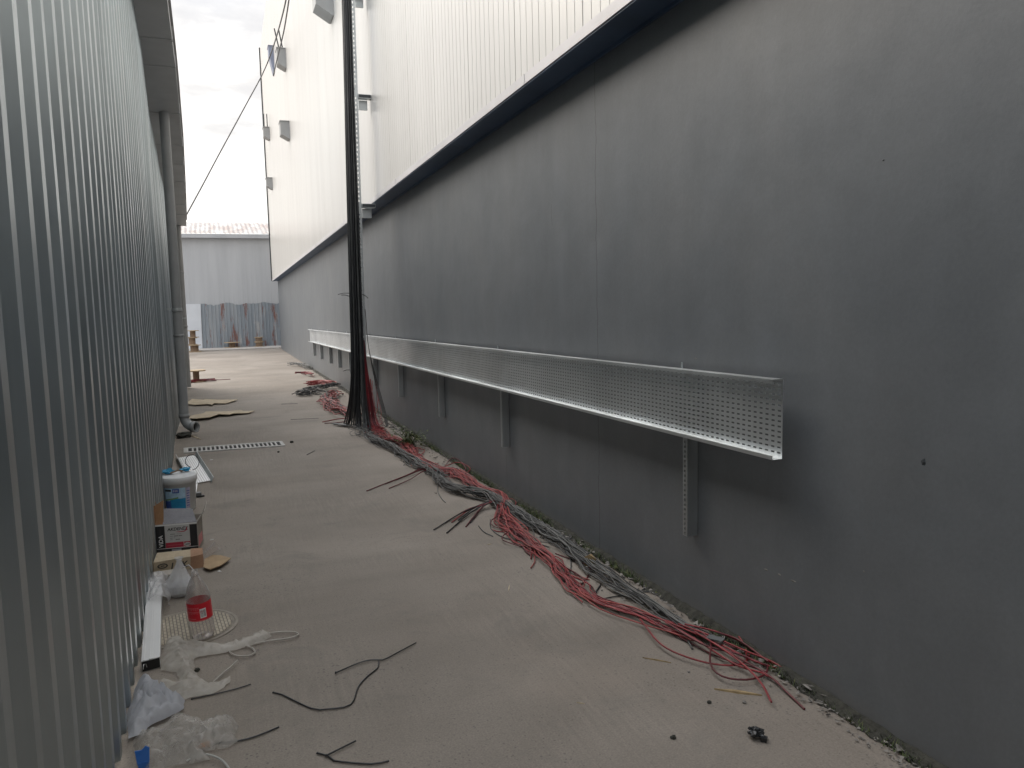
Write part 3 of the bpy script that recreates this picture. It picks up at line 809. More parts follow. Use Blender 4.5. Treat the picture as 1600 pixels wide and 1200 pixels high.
# tail of tangles beyond the riser
for nm, lab, pth, mats, nn, sd, w in (
    ('cable_heap', 'pale red tangle of cable offcuts farthest along the wall', [(462, 588), (478, 587), (490, 590)], ['red_cable', 'dark_red_cable'], 9, 21, .07),
    ('cable_heap', 'round red tangle of cable lying beyond the hanging bundle', [(482, 604), (500, 602), (520, 603)], ['pink_cable', 'red_cable'], 22, 22, .20),
    ('cable_heap', 'spiky black heap of cable offcuts beyond the hanging bundle', [(472, 620), (495, 612), (528, 606)], ['black_cable', 'grey_cable', 'dusty_cable'], 22, 23, .28),
    ('cable_heap', 'loose red and grey tangle just behind the hanging black bundle', [(520, 618), (508, 630), (522, 642), (545, 652)], ['red_cable', 'pink_cable', 'dusty_cable', 'red_cable'], 26, 24, .15),
    ('cable_heap', 'grey tangle of cable against the foot of the far wall', [(452, 572), (470, 573), (482, 578)], ['grey_cable', 'dusty_cable'], 10, 25, .12)):
    root = strand_bundle(nm, lab, PX(pth), nn, w, .0075, mats, sd, .10, step=.09)
    root['category'] = 'cables'
for pts, mt in (([(504, 660), (530, 655), (548, 654)], 'red_cable'), ([(507, 662), (535, 660), (545, 656)], 'dark_red_cable')):
    tag(loose(None, pts, mt, .007, name='cable_offcut'), 'straight red cable offcut left of the hanging bundle, ' + ('farther one of the pair' if mt == 'red_cable' else 'nearer one of the pair'), 'cable offcut', 'short pieces of cut cable')
offs = [([(496, 1179), (512, 1183), (522, 1191), (580, 1196), (608, 1191)], 'bent black cable offcut at the bottom edge of the picture', [(510, 1184), (530, 1174), (556, 1161)]),
        ([(427, 1084), (440, 1087), (487, 1109), (512, 1110), (548, 1103), (560, 1075), (575, 1058), (590, 1046), (592, 1034)], 'large branching black cable offcut lying in the middle of the floor', [(525, 1054), (560, 1039), (580, 1034), (598, 1034), (622, 1022), (650, 1007)]),
        ([(300, 1094), (338, 1086), (370, 1078), (392, 1071)], 'thin dark cable offcut sticking out of the cream film', None),
        ([(338, 1163), (372, 1160), (402, 1152), (436, 1138)], 'thick black cable offcut beside the clear crumpled film', None),
        ([(440, 632), (465, 631)], 'thin dark wire offcut lying alone left of the red heap', None),
        ([(480, 711), (492, 705)], 'tiny black offcut on the floor right of the drain grate', None),
        ([(455, 656), (478, 655), (498, 654)], 'thin dark wire offcut lying between drain grate and cable bundle', None)]
for pts, lab, br2 in offs:
    P = [G(*p) for p in pts]
    for p in P: p.z = .006
    mb = MB(); mb.tube(smooth_path(P, .03), .0035 if 'thin' not in lab else .0028, 6)
    mb.blob(P[0], .005, 1)
    if br2:
        Q = [G(*p) for p in br2]
        for p in Q: p.z = .009
        mb.tube(smooth_path(Q, .03), .0035, 6); mb.blob(Q[0], .006, 2)
    tag(obj('cable_offcut', mb, 'black_cable'), lab, 'cable offcut', 'short pieces of cut cable')
# grey clip on the red ends
p = G(1118, 1012); cl = MB(); cl.box(p + V((0, 0, .045)), (.042, .075, .006), R(35)); cl.box(p + V((.012, -.028, .03)), (.042, .006, .03), R(35)); cl.box(p + V((-.012, .028, .03)), (.042, .006, .03), R(35))
tag(obj('metal_clip', cl, 'clip_grey'), 'small grey metal clip sitting on the red cable ends', 'clip')

# overhead cable
ov = MB()
def offwall(u, v, g=.12):
    Y = 20.0
    for _ in range(8): Y = atX(u, v, cladX(Y) - g).y
    return atX(u, v, cladX(Y) - g)
P = [atY(u, v, Y) for u, v, Y in ((291, 336, 17.7), (315, 292, 18.6), (340, 245, 19.6), (365, 199, 20.6), (390, 153, 21.5), (408, 120, 22.2), (418, 98, 22.6))] + [offwall(u, v, .4) for u, v in ((428, 70), (437, 40), (446, 4), (452, -30))]
ov.tube(smooth_path(P, .4), .016, 6); tag(obj('overhead_cable', ov, 'black_cable'), 'thin black cable slung from the shed gutter up to the tall building', 'cable')
ov = MB(); P = [offwall(u, v, .5) for u, v in ((427, 118), (434, 88), (441, 60), (446, 35), (452, -4), (456, -30))]
ov.tube(smooth_path(P, .4), .014, 6); tag(obj('overhead_cable', ov, 'black_cable'), 'short steep black cable running up beside the top hoods', 'cable')

# ------------------------------------------------------------------ drain, manhole
a, b_, c, d = G(287, 709), G(446, 697.5), G(446, 689.5), G(287, 701.5)
dg = thing('drain_grate', (a + b_ + c + d) / 4, 'pale slotted drain grate set across the concrete by the grey downpipe', 'drain')
mb = MB(); u = (b_ - a); w = (d - a)
def lo(s, t, z): p = a + u * s + w * t; return V((p.x, p.y, z))
ns = 21
def bar(s0, s1, t0, t1, z=.014): mb.hexa([lo(s0, t0, 0), lo(s1, t0, 0), lo(s1, t1, 0), lo(s0, t1, 0), lo(s0, t0, z), lo(s1, t0, z), lo(s1, t1, z), lo(s0, t1, z)])
bar(0, 1, 0, .14); bar(0, 1, .86, 1); bar(0, .045, .141, .859); bar(.965, 1, .141, .859)
for k in range(ns - 1):
    s = .045 + .92 * (k + 1) / ns; bar(s - .009, s + .009, .141, .859, .012)
obj('frame', mb, 'iron_frame', dg)
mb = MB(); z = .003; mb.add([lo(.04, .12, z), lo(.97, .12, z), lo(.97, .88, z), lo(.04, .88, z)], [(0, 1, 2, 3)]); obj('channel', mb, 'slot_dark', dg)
mh = thing('manhole_cover', V((-.245, 4.13, 0)), 'round sandy manhole cover with brick pattern under the clear bottle', 'manhole cover')
mb = MB(); mb.lathe([(.240, 0), (.240, .005), (.226, .006), (.222, .002), (.216, .002), (.214, .006), (.209, .006), (.209, .002)], mh.location, 56, cap=False, smooth=False); obj('rim', mb, 'cover_rim', mh)
mb = MB(); mb.lathe([(.208, 0), (.208, .008)], mh.location, 48, smooth=False); obj('lid', mb, 'sandy_cover', mh)

# ------------------------------------------------------------------ bottle
bl = thing('plastic_bottle', G(318, 998), 'clear empty plastic bottle with red label standing on the manhole cover', 'bottle')
q = bl.location.copy(); q.z = .012; bl.location = q
lean = Matrix.Rotation(R(-3.5), 3, 'Y') @ Matrix.Rotation(R(2), 3, 'X')
h0 = .325
mb = MB(); mb.lathe([(.012, .012), (.04, .0), (.052, .006), (.0575, .03), (.0575, .095), (.0555, .102), (.0555, .198), (.0575, .206), (.056, .225), (.046, .255), (.030, .292), (.018, .312), (.0145, .320), (.0145, .332)], q, 36, axis=lean, cap=False)
obj('body', mb, 'clear_plastic', bl)
mb = MB(); mb.lathe([(.0150, .318), (.019, .319), (.019, .324), (.0150, .325), (.0150, .342), (.0125, .342), (.0125, .32)], q, 24, axis=lean, cap=False); obj('neck_ring', mb, 'clear_plastic', bl)
mb = MB(); mb.lathe([(.0572, .104), (.0572, .192)], q, 40, axis=lean, cap=False); lb = obj('label', mb, 'label_red', bl)
def on_cyl(mb, a0, a1, z0, z1, r, mi=0, n=6):
    vs = []
    for i in range(n + 1):
        t = a0 + (a1 - a0) * i / n
        for z in (z0 + .02, z1 + .02): vs.append(q + lean @ V((r * math.cos(t), r * math.sin(t), z)))
    mb.add(vs, [(2 * i, 2 * i + 2, 2 * i + 3, 2 * i + 1) for i in range(n)], mi)
mb = MB(); rr = random.Random(4); fa = R(-93)   # towards the camera
on_cyl(mb, fa + .10, fa + .62, .098, .145, .0576, 0)
for k in range(9):
    t = fa + .15 + k * .048; on_cyl(mb, t, t + rr.uniform(.012, .03), .104, .139, .0579, 1, 1)
for row in range(2):
    t = fa - 1.0
    while t < fa + .02 + .4 * row:
        wd = rr.uniform(.05, .11); z = .152 - .020 * row
        hgt = rr.uniform(.006, .013)
        on_cyl(mb, t, t + wd * .4, z - hgt, z + hgt * .3, .0577, 2, 1); on_cyl(mb, t, t + wd, z - .002, z + .001, .0577, 2, 2); t += wd + .03
on_cyl(mb, fa - 1.1, fa + 1.2, .086, .0885, .0577, 2, 14); on_cyl(mb, fa - 1.05, fa - .25, .096, .099, .0577, 2, 6)
obj('label_print', mb, ['print_white', 'print_ink', 'label_pale_red'], lb)

# ------------------------------------------------------------------ bucket
bc = G(277, 800); bc.z = 0; bc.x += .02; bc.y += .08
bk = thing('paint_bucket', bc, 'round white plastic bucket with blue label and lid beside the shed', 'bucket')
mb = MB(); mb.lathe([(.112, 0), (.118, .005), (.132, .235), (.138, .235), (.138, .262)], bc, 40); bd = obj('tub', mb, 'bucket_white', bk)
mb = MB(); mb.lathe([(.1385, .238), (.1425, .24), (.143, .285), (.137, .292), (.125, .288), (.0, .290)], bc, 40, cap=False); obj('lid', mb, 'bucket_white', bk)
def on_cone(mb, a0, a1, z0, z1, mi, off=.0008, n=10, slant=0):
    vs = []
    for i in range(n + 1):
        t = a0 + (a1 - a0) * i / n
        for z in (z0 + slant * i / n, z1 + slant * i / n):
            r = .118 + (.132 - .118) * (z - .005) / .23 + off; vs.append(bc + V((r * math.cos(t), r * math.sin(t), z)))
    mb.add(vs, [(2 * i, 2 * i + 2, 2 * i + 3, 2 * i + 1) for i in range(n)], mi)
mb = MB(); f0 = R(-90)
on_cone(mb, f0 - .95, f0 + .42, .04, .205, 4, .0006, 16)
on_cone(mb, f0 - .55, f0 + .42, .03, .118, 0, .0010); on_cone(mb, f0 - .95, f0 - .5, .03, .10, 5, .0010)
on_cone(mb, f0 - .35, f0 + .05, .165, .200, 1, .0010); on_cone(mb, f0 - .85, f0 - .42, .178, .196, 2, .0012, 6)
on_cone(mb, f0 - .92, f0 - .02, .10, .112, 3, .0014, 10, .02); on_cone(mb, f0 + .45, f0 + .72, .03, .20, 6, .0008, 6)
for k in range(7): on_cone(mb, f0 + .49, f0 + .68, .05 + .02 * k, .056 + .02 * k, 1, .0012, 4)
for k in range(3): on_cone(mb, f0 - .30 + .1 * k, f0 - .24 + .1 * k, .174, .192, 6, .0014, 2)
obj('label', mb, ['bucket_blue', 'bucket_deep_blue', 'print_black', 'bucket_green', 'bucket_sky', 'bucket_deep_blue', 'bucket_mauve'], bd)
# things lying on the lid
for (dx, dy, lab, sq) in ((-.075, .06, 'crumpled blue rubber glove on the bucket lid nearest the shed wall', (1.2, .6, .45)), (.05, .10, 'small blue rag on the bucket lid under the wire loop', (.8, .6, .3))):
    mb = MB(); mb.blob(bc + V((dx, dy, .312)), .045, int(dx * 900), sq, 0, 3, .9); tag(obj('blue_glove', mb, 'glove_blue'), lab, 'glove')
mb = MB(); c0 = bc + V((.085, .12, .30))
mb.tube([c0 + V((.055 * math.sin(t * .5) + .02, .01 * t, .055 - .06 * math.cos(t * .5))) for t in range(13)], .003, 5); tag(obj('wire_loop', mb, 'wire_dark'), 'thin dark wire loop curling above the bucket lid', 'wire')
mb = MB(); mb.tube([bc + V((-.06, .02, .303)), bc + V((0, .05, .318)), bc + V((.03, .06, .303))], .007, 5); tag(obj('wood_stick', mb, 'wood_dark'), 'short brown stick lying on the bucket lid', 'stick')

# ------------------------------------------------------------------ printed carton
o0 = G(245, 868); o0.z = 0
yaw = R(-7); xd = V((math.cos(yaw), math.sin(yaw), 0)); yd = V((-xd.y, xd.x, 0)); zd = V((0, 0, 1))
bx = thing('carton', o0 + xd * .13 + yd * .11, 'open black, grey and red printed carton standing against the shed', 'box')
W, D_, Hh = .262, .22, .205; tk = .004
def cp(x, y, z): return o0 + xd * x + yd * y + zd * z
mb = MB()
for (x0, y0_, x1, y1_) in ((0, 0, W, tk), (0, D_ - tk, W, D_), (0, tk, tk, D_ - tk), (W - tk, tk, W, D_ - tk)):
    mb.hexa([cp(x0, y0_, 0), cp(x1, y0_, 0), cp(x1, y1_, 0), cp(x0, y1_, 0), cp(x0, y0_, Hh), cp(x1, y0_, Hh), cp(x1, y1_, Hh), cp(x0, y1_, Hh)])
mb.hexa([cp(tk, tk, .001), cp(W - tk, tk, .001), cp(W - tk, D_ - tk, .001), cp(tk, D_ - tk, .001), cp(tk, tk, .005), cp(W - tk, tk, .005), cp(W - tk, D_ - tk, .005), cp(tk, D_ - tk, .005)])
obj('walls', mb, 'cardboard_grey', bx)
def flap(pts, mat, th=.004, label=None):
    pts = [V(p) for p in pts]; n = (pts[1] - pts[0]).cross(pts[2] - pts[0]).normalized() * th
    m2 = MB(); m2.prism(pts, n); o = obj('flap', m2, mat, bx)
    if label: o['label'] = label
flap([cp(.05, .002, Hh + .001), cp(W, .002, Hh + .001), cp(W - .03, .045, Hh + .085), cp(.055, .055, Hh + .095)], 'cardboard_lilac')
flap([cp(.002, .01, Hh + .001), cp(.002, D_ - .02, Hh + .001), cp(-.03, D_ - .03, Hh + .12), cp(-.025, .02, Hh + .12)], 'cardboard_brown')
flap([cp(.002, .008, Hh + .001), cp(.055, .006, Hh + .001), cp(.055, .05, Hh + .155), cp(-.01, .06, Hh + .115)], 'cardboard_brown', label='brown inner flap standing up at the left')
flap([cp(W, .01, Hh + .001), cp(W, D_, Hh + .001), cp(W + .035, D_, Hh + .085), cp(W + .05, .0, Hh + .075)], 'cardboard_grey', label='pale flap folded outward on the right')
# front artwork
mb = MB(); fr = o0 - yd * .0004
rect_into(mb, fr, xd, zd, 0, .0, W, .040, 0); rect_into(mb, fr, xd, zd, .0, .043, .058, .196, 0); rect_into(mb, fr, xd, zd, .215, .043, W - .002, .192, 0)
rect_into(mb, fr, xd, zd, .060, .043, .213, Hh - .001, 1); rect_into(mb, fr, xd, zd, .060, .044, .172, .080, 2, .0008); rect_into(mb, fr, xd, zd, .175, .044, .213, .080, 2, .0008)
rect_into(mb, fr, xd, zd, 0, .196, W, Hh, 3, .0007); rect_into(mb, fr, xd, zd, 0, .040, W, .043, 3, .0007)
rect_into(mb, fr, xd, zd, .095, .008, .155, .034, 4, .0008)
text_into(mb, 'AKDENİZ', fr + xd * .076 + zd * .160, xd, zd, .0285, 0, .0010, .12)
# red swoosh after the name
sw = [(.120, .151), (.150, .146), (.180, .147), (.198, .158), (.200, .172), (.192, .182), (.196, .170), (.190, .159), (.175, .152), (.150, .151)]
nn = -yd * .0011
mb.add([fr + xd * x + zd * z + nn for x, z in sw], [(0, 1, 9), (1, 8, 9), (1, 2, 8), (2, 7, 8), (2, 3, 7), (3, 6, 7), (3, 4, 6), (4, 5, 6)], 2)
for k, (x0, x1, z, hh) in enumerate(((.092, .122, .134, .004), (.130, .160, .134, .002), (.090, .108, .121, .003), (.114, .140, .120, .005), (.144, .164, .120, .005), (.090, .106, .108, .003), (.115, .120, .109, .003), (.090, .104, .097, .003), (.124, .150, .096, .005))):
    x = x0
    while x < x1: rect_into(mb, fr, xd, zd, x, z, min(x1, x + .0042), z + hh, 5, .0010); x += .0055
for k in range(14): rect_into(mb, fr, xd, zd, .072 + k * .0065, .060, .076 + k * .0065, .063, 6, .0011)
el = []
for k in range(16): el.append(fr + xd * (.196 + .020 * math.cos(k * math.pi / 8)) + zd * (.060 + .014 * math.sin(k * math.pi / 8)) - yd * .0013)
mb.add(el, [tuple(range(16))], 1)
rect_into(mb, fr, xd, zd, .182, .058, .210, .063, 0, .0016)
text_into(mb, 'ViDA', fr + xd * .044 + zd * .052, zd, -xd, .036, 3, .0010)
for k in range(8): rect_into(mb, fr, xd, zd, .026, .135 + k * .006, .034, .138 + k * .006, 5, .0010)
obj('printing', mb, ['print_black', 'print_grey', 'print_red', 'print_white', 'cardboard_lilac', 'print_ink', 'label_pale_red'], bx)
mb = MB(); sd = cp(W + .0006, 0, 0); rect_into(mb, sd, yd, zd, .02, .03, D_ - .04, .10, 0); obj('side_print', mb, ['label_pale_red'], bx)

# ------------------------------------------------------------------ flattened cardboard next to it
c1 = G(236, 898); c1.z = 0
yw = R(4); ex = V((math.cos(yw), math.sin(yw), 0)); ey = V((-ex.y, ex.x, 0))
fbx = thing('cardboard_box', c1 + ex * .14, 'low buff cardboard box with black scrawled print lying before the printed carton', 'box')
def fp(x, y, z): return c1 + ex * x + ey * y + zd * z
mb = MB(); mb.hexa([fp(.015, 0, 0), fp(.30, 0, 0), fp(.30, .13, 0), fp(.015, .13, 0), fp(.018, -.004, .075), fp(.292, .004, .08), fp(.295, .12, .088), fp(.04, .13, .095)]); obj('body', mb, 'cardboard_pale', fbx)
mb = MB(); mb.hexa([fp(-.012, .0, 0), fp(.013, .002, 0), fp(.02, .05, 0), fp(-.01, .05, 0), fp(-.02, .005, .10), fp(.0, .0, .105), fp(.012, .05, .09), fp(-.008, .05, .09)]); obj('end_flap', mb, 'cardboard_pale', fbx)
mb = MB(); mb.hexa([fp(.225, -.008, 0), fp(.305, -.010, 0), fp(.31, .09, 0), fp(.24, .1, 0), fp(.23, -.010, .079), fp(.302, -.006, .085), fp(.305, .1, .096), fp(.235, .11, .098)]); obj('brown_tape', mb, 'tape_brown', fbx)
mb = MB(); fo = fp(0, -.004, 0)
text_into(mb, '1.LK', fp(.105, -.0045, .018), ex, zd, .055, 0, .001, .2)
el = [fp(.068 + .030 * math.cos(k * math.pi / 8), -.0055, .045 + .016 * math.sin(k * math.pi / 8)) for k in range(16)]
il = [fp(.068 + .022 * math.cos(k * math.pi / 8), -.0055, .045 + .010 * math.sin(k * math.pi / 8)) for k in range(16)]
mb.add(el + il, [(k, (k + 1) % 16, 16 + (k + 1) % 16, 16 + k) for k in range(16)], 0)
rect_into(mb, fo, ex, zd, .058, .042, .078, .048, 0, .0012)
obj('print', mb, 'print_ink', fbx)
def sheet(name, pts, mat, th, seed, amp, lab, cat, group=None, lift=.0, zoff=.004):
    """stiff sheet lying on the ground, slightly warped, cut to an outline"""
    P = [V((p.x, p.y)) for p in pts]; n = len(P)
    bb = (min(p.x for p in P), max(p.x for p in P), min(p.y for p in P), max(p.y for p in P))
    st = max((bb[1] - bb[0]), (bb[3] - bb[2])) / 16
    inner = []; y = bb[2] + st * .5
    rg = random.Random(seed)
    while y < bb[3]:
        x = bb[0] + st * .5
        while x < bb[1]:
            q_ = V((x + rg.uniform(-.3, .3) * st, y + rg.uniform(-.3, .3) * st))
            if inside(q_, P) and edge_d(q_, P) > st * .35: inner.append(q_)
            x += st
        y += st
    vv, _, ff, *_r = delaunay_2d_cdt(P + inner, [(i, (i + 1) % n) for i in range(n)], [], 1, 1e-5)
    mb = MB()
    mb.add([V((p.x, p.y, zoff + th / 2 + amp * (.5 + .5 * noise.noise(V((p.x * 3, p.y * 3, seed)))) + lift * max(0, noise.noise(V((p.x * 1.7, p.y * 1.7, seed + 5)))))) for p in vv], [tuple(f) for f in ff])
    return tag(obj(name, mb, mat, solid=th), lab, cat, group)
def inside(q, P):
    r = False; j = len(P) - 1
    for i in range(len(P)):
        a, b = P[i], P[j]
        if (a.y > q.y) != (b.y > q.y) and q.x < (b.x - a.x) * (q.y - a.y) / (b.y - a.y) + a.x: r = not r
        j = i
    return r
def edge_d(q, P):
    m_ = 9e9
    for i in range(len(P)):
        a, b = P[i], P[(i + 1) % len(P)]; ab = b - a
        t = max(0, min(1, (q - a).dot(ab) / max(ab.length_squared, 1e-12))); m_ = min(m_, (q - a - ab * t).length)
    return m_
sheet('cardboard_flap', PX([(318, 892), (328, 895), (346, 889), (361, 878), (345, 873), (332, 872), (320, 879)]), 'cardboard', .006, 3, .03, 'torn brown cardboard flap with a dark curled edge beside the low box', 'cardboard', lift=.03)
sheet('cardboard_sheet', PX([(289, 633), (297, 629.5), (300, 627.5), (318, 627), (321, 626), (345, 626.8), (372, 626.2), (361, 630), (352, 632.2), (335, 632.6), (331, 635.5), (325, 633.8), (305, 635)]), 'cardboard_pale', .007, 4, .03, 'flat torn cardboard sheet on the floor, the one farther from the drain grate', 'cardboard', 'torn cardboard sheets on the floor', .05)
sheet('cardboard_sheet', PX([(287, 656), (303, 650.5), (318, 649.5), (322, 647), (345, 646), (360, 644.5), (375, 642.8), (381, 644), (399, 644.5), (388, 647.5), (366, 649.6), (358, 651.2), (342, 651.5), (328, 656.4), (306, 658.5), (297, 656.5)]), 'cardboard_pale', .007, 8, .03, 'long torn cardboard sheet on the floor, the one nearer the drain grate', 'cardboard', 'torn cardboard sheets on the floor', .06)
# small grey carton in front
c2 = G(242, 915); mb = MB(); mb.box(c2 + V((.055, .03, .028)), (.115, .09, .056), R(3)); mb.box(c2 + V((.055, .03, .0585)), (.118, .093, .004), R(3))
tag(obj('small_carton', mb, 'cardboard_grey'), 'small plain grey carton between the metal profile and the buff box', 'box')

# ------------------------------------------------------------------ metal profile against the shed
q0 = V((-.385, 3.70, 0)); q1 = V((-.445, 4.78, .03)); dv = (q1 - q0); wv = V((.076, .02, 0)); hv = V((0, 0, .05))
mp_ = thing('metal_profile', q0 + dv * .5, 'long bright aluminium channel with a dark open end lying along the shed', 'metal profile')
mb = MB(); e0 = q0 - wv * .5; 
mb.hexa([e0, e0 + wv, e0 + wv + dv, e0 + dv, e0 + hv, e0 + wv + hv, e0 + wv + dv + hv, e0 + dv + hv])
for s in (.12, .42, .55): mb.hexa([e0 + wv * s + hv + V((0, 0, .0003)), e0 + wv * (s + .06) + hv + V((0, 0, .0003)), e0 + wv * (s + .06) + dv + hv, e0 + wv * s + dv + hv, e0 + wv * s + hv * 1.08, e0 + wv * (s + .06) + hv * 1.08, e0 + wv * (s + .06) + dv + hv * 1.08, e0 + wv * s + dv + hv * 1.08])
obj('channel', mb, 'aluminium', mp_)
mb = MB(); k_ = dv.normalized() * -.004; z_ = V((0, 0, .003))
mb.hexa([e0 + wv * .03 + z_ + k_, e0 + wv * .97 + z_ + k_, e0 + wv * .97 + z_ + k_ * .1, e0 + wv * .03 + z_ + k_ * .1, e0 + wv * .03 + hv * .93 + k_, e0 + wv * .97 + hv * .93 + k_, e0 + wv * .97 + hv * .93 + k_ * .1, e0 + wv * .03 + hv * .93 + k_ * .1])
mb.tube([e0 + wv * .08 + hv * .3 + k_ * 1.3, e0 + wv * .12 + hv * .75 + k_ * 1.3, e0 + wv * .25 + hv * .7 + k_ * 1.3, e0 + wv * .28 + hv * .4 + k_ * 1.3], .0018, 5, 1)
obj('end_opening', mb, ['slot_dark', 'aluminium'], mp_)

# ------------------------------------------------------------------ pieces of white tray on the floor
tp = thing('tray_offcut', G(310, 735), 'short white perforated tray offcut lying on the floor beyond the bucket', 'tray offcut')
A, B, C_, D4 = G(279, 717), G(304, 713), G(330, 755), G(300, 758)
mb = MB(); w_ = (B - A); l_ = (D4 - A)
n1, n2 = 8, 26
for i in range(n1):
    for j in range(n2):
        pass
mb.perf(A + V((0, 0, .012)), w_ / n1, l_ / n2, n1, n2, .34, .55)
obj('sheet', mb, 'floor_tray_zinc', tp, solid=.002)
mb = MB()
for (p, l2, s) in ((B, (C_ - B), 1), (A, (D4 - A), -1)):
    o = w_.normalized() * (.02 * s)
    mb.hexa([p + V((0, 0, .003)), p + o * .15 + V((0, 0, .003)), p + o * .15 + l2 + V((0, 0, .003)), p + l2 + V((0, 0, .003)), p + o * 1.2 + V((0, 0, .055)), p + o * 1.4 + V((0, 0, .055)), p + o * 1.4 + l2 + V((0, 0, .055)), p + o * 1.2 + l2 + V((0, 0, .055))])
obj('side_flange', mb, 'strut_zinc', tp)
sheet('plastic_strip', PX([(298, 797), (303, 758), (309, 757), (306, 778), (302, 797)]), 'floor_tray_zinc', .004, 6, .01, 'narrow white strip on the floor between the bucket and the tray offcut', 'strip')
mb = MB(); p = G(309, 776); mb.box(p + V((0, 0, .02)), (.05, .05, .035), R(20)); mb.box(p + V((.02, -.02, .008)), (.06, .04, .014), R(20), 1)
tag(obj('junction_box', mb, ['clip_grey', 'black_plastic']), 'tiny grey and black plastic piece beside the bucket', 'plastic piece')

# ------------------------------------------------------------------ films and bags
def film(name, pts, mat, h, seed, lab, cat, freq=9, st=.016, extra=None, hump=None, edge=.05):
    P = [V((p.x, p.y)) for p in pts]; n = len(P); rg = random.Random(seed)
    # break the outline into short irregular pieces
    Q = []
    for i in range(n):
        a, b = P[i], P[(i + 1) % n]; k = max(1, int((b - a).length / (st * 1.4)))
        for j in range(k):
            q_ = a + (b - a) * (j / k)
            q_ = q_ + V((rg.uniform(-1, 1), rg.uniform(-1, 1))) * (st * .30 if j else 0)
            Q.append(q_)
    n = len(Q)
    xs = [p.x for p in Q]; ys_ = [p.y for p in Q]; inner = []
    y = min(ys_)
    while y < max(ys_):
        x = min(xs)
        while x < max(xs):
            q_ = V((x + rg.uniform(-.4, .4) * st, y + rg.uniform(-.4, .4) * st))
            if inside(q_, Q) and edge_d(q_, Q) > st * .5: inner.append(q_)
            x += st
        y += st
    vv, _, ff, *_r = delaunay_2d_cdt(Q + inner, [(i, (i + 1) % n) for i in range(n)], [], 1, 1e-6)
    mb = MB(); out = []
    for p in vv:
        e = min(1, edge_d(p, Q) / edge)
        th = 2.2 * noise.noise(V((p.x * 2.2, p.y * 2.2, seed + 11))) + seed
        u_ = p.x * math.cos(th) + p.y * math.sin(th); v_ = -p.x * math.sin(th) + p.y * math.cos(th)
        a = noise.noise(V((u_ * freq, v_ * freq * .3, seed))); b = noise.noise(V((u_ * freq * 2.6, v_ * freq * .8, seed + 3))); c = noise.noise(V((p.x * freq * 4, p.y * freq * 4, seed + 7)))
        rid = (1 - abs(a)) * .58 + (1 - abs(b)) * .34 + (1 - abs(c)) * .08
        hh = h if hump is None else h * hump(p)
        out.append(V((p.x, p.y, .006 + hh * (.10 * rid + e ** .6 * (rid ** 2)))))
    mb.add(out, [tuple(f) for f in ff], 0, True)
    if extra: extra(mb)
    return tag(obj(name, mb, mat), lab, cat)
c2p = lambda l: [G(180 + x * .2334, 920 + y * .2334) for x, y in l]
def hloop(mb):
    for ring in ([(880, 360), (1000, 320), (1100, 305), (1200, 305), (1225, 325), (1150, 350), (1040, 362), (900, 390)], [(745, 420), (800, 460), (880, 468), (935, 445), (915, 410), (860, 398)]):
        P = c2p(ring)
        for p in P: p.z = .012
        mb.tube(smooth_path(P, .015), .0042, 5)
    P = c2p([(650, 650), (720, 590), (800, 530), (822, 512)])
    for i, p in enumerate(P): p.z = .012 + .004 * i
    mb.tube(smooth_path(P, .015), .004, 5)
cb = film('plastic_film', c2p([(350, 345), (430, 325), (470, 375), (540, 365), (640, 390), (760, 388), (890, 350), (960, 312), (1030, 300), (1050, 330), (980, 372), (900, 398), (740, 440), (560, 468), (532, 480), (528, 560), (590, 630), (640, 655), (690, 640), (770, 600), (770, 640), (700, 690), (660, 715), (500, 742), (440, 765), (330, 705), (250, 640), (350, 628), (430, 645), (410, 570), (310, 560), (300, 470)]),
     'film_cream', .05, 4, 'long cream plastic bag stretched out on the floor with its handles spread', 'plastic bag', 10, .0125, None, edge=.06)
mb = MB(); hloop(mb); obj('handle', mb, 'film_band', cb)
film('plastic_bag', c2p([(78, 870), (120, 780), (130, 700), (190, 665), (270, 662), (310, 700), (400, 735), (470, 775), (460, 830), (390, 870), (330, 900), (240, 940), (180, 1000), (90, 1030)]), 'film_white', .13, 9, 'crumpled bluish white plastic bag lying against the foot of the shed', 'plastic bag', 6, .014, edge=.10)
film('clear_film', c2p([(120, 1040), (200, 985), (300, 950), (390, 880), (480, 878), (590, 900), (600, 930), (680, 900), (790, 880), (830, 935), (800, 1000), (830, 1030), (760, 1080), (650, 1095), (600, 1110), (640, 1160), (560, 1180), (400, 1200), (250, 1230), (140, 1200)]), 'film_clear', .06, 14, 'crumpled transparent plastic film beside the bluish white bag', 'plastic film', 9, .0135, edge=.05)
P = c2p([(480, 1185), (540, 1160), (620, 1150), (700, 1170), (745, 1200), (770, 1240)])
for i, p in enumerate(P): p.z = .03 + .01 * math.sin(i)
mb = MB(); mb.tube(smooth_path(P, .02), .0045, 6); mb.v = [V((p.x, p.y, max(.004, p.z * .6))) for p in mb.v]; tag(obj('plastic_strap', mb, 'strap_grey'), 'curved pale plastic strap at the bottom edge beside the clear film', 'strap')
p = c2p([(190, 1215)])[0]; mb = MB(); mb.prism([p + V((-.018, 0, .02)), p + V((.02, .0, .02)), p + V((.022, .012, .072)), p + V((.010, .014, .080)), p + V((-.004, .012, .068)), p + V((-.026, .018, .066))], (.0, .004, 0)); mb.box(p + V((0, .008, .015)), (.034, .02, .03), R(10))
tag(obj('blue_tape', mb, 'tape_blue'), 'bright blue torn plastic piece poking out of the clear film', 'plastic piece')
p = c2p([(600, 1080)])[0]; mb = MB(); mb.blob(p + V((0, 0, .02)), .015, 3, (1.3, .8, .5), 0, 2, .8); tag(obj('orange_peel', mb, 'orange_peel'), 'small orange scrap lying on the clear film', 'litter')
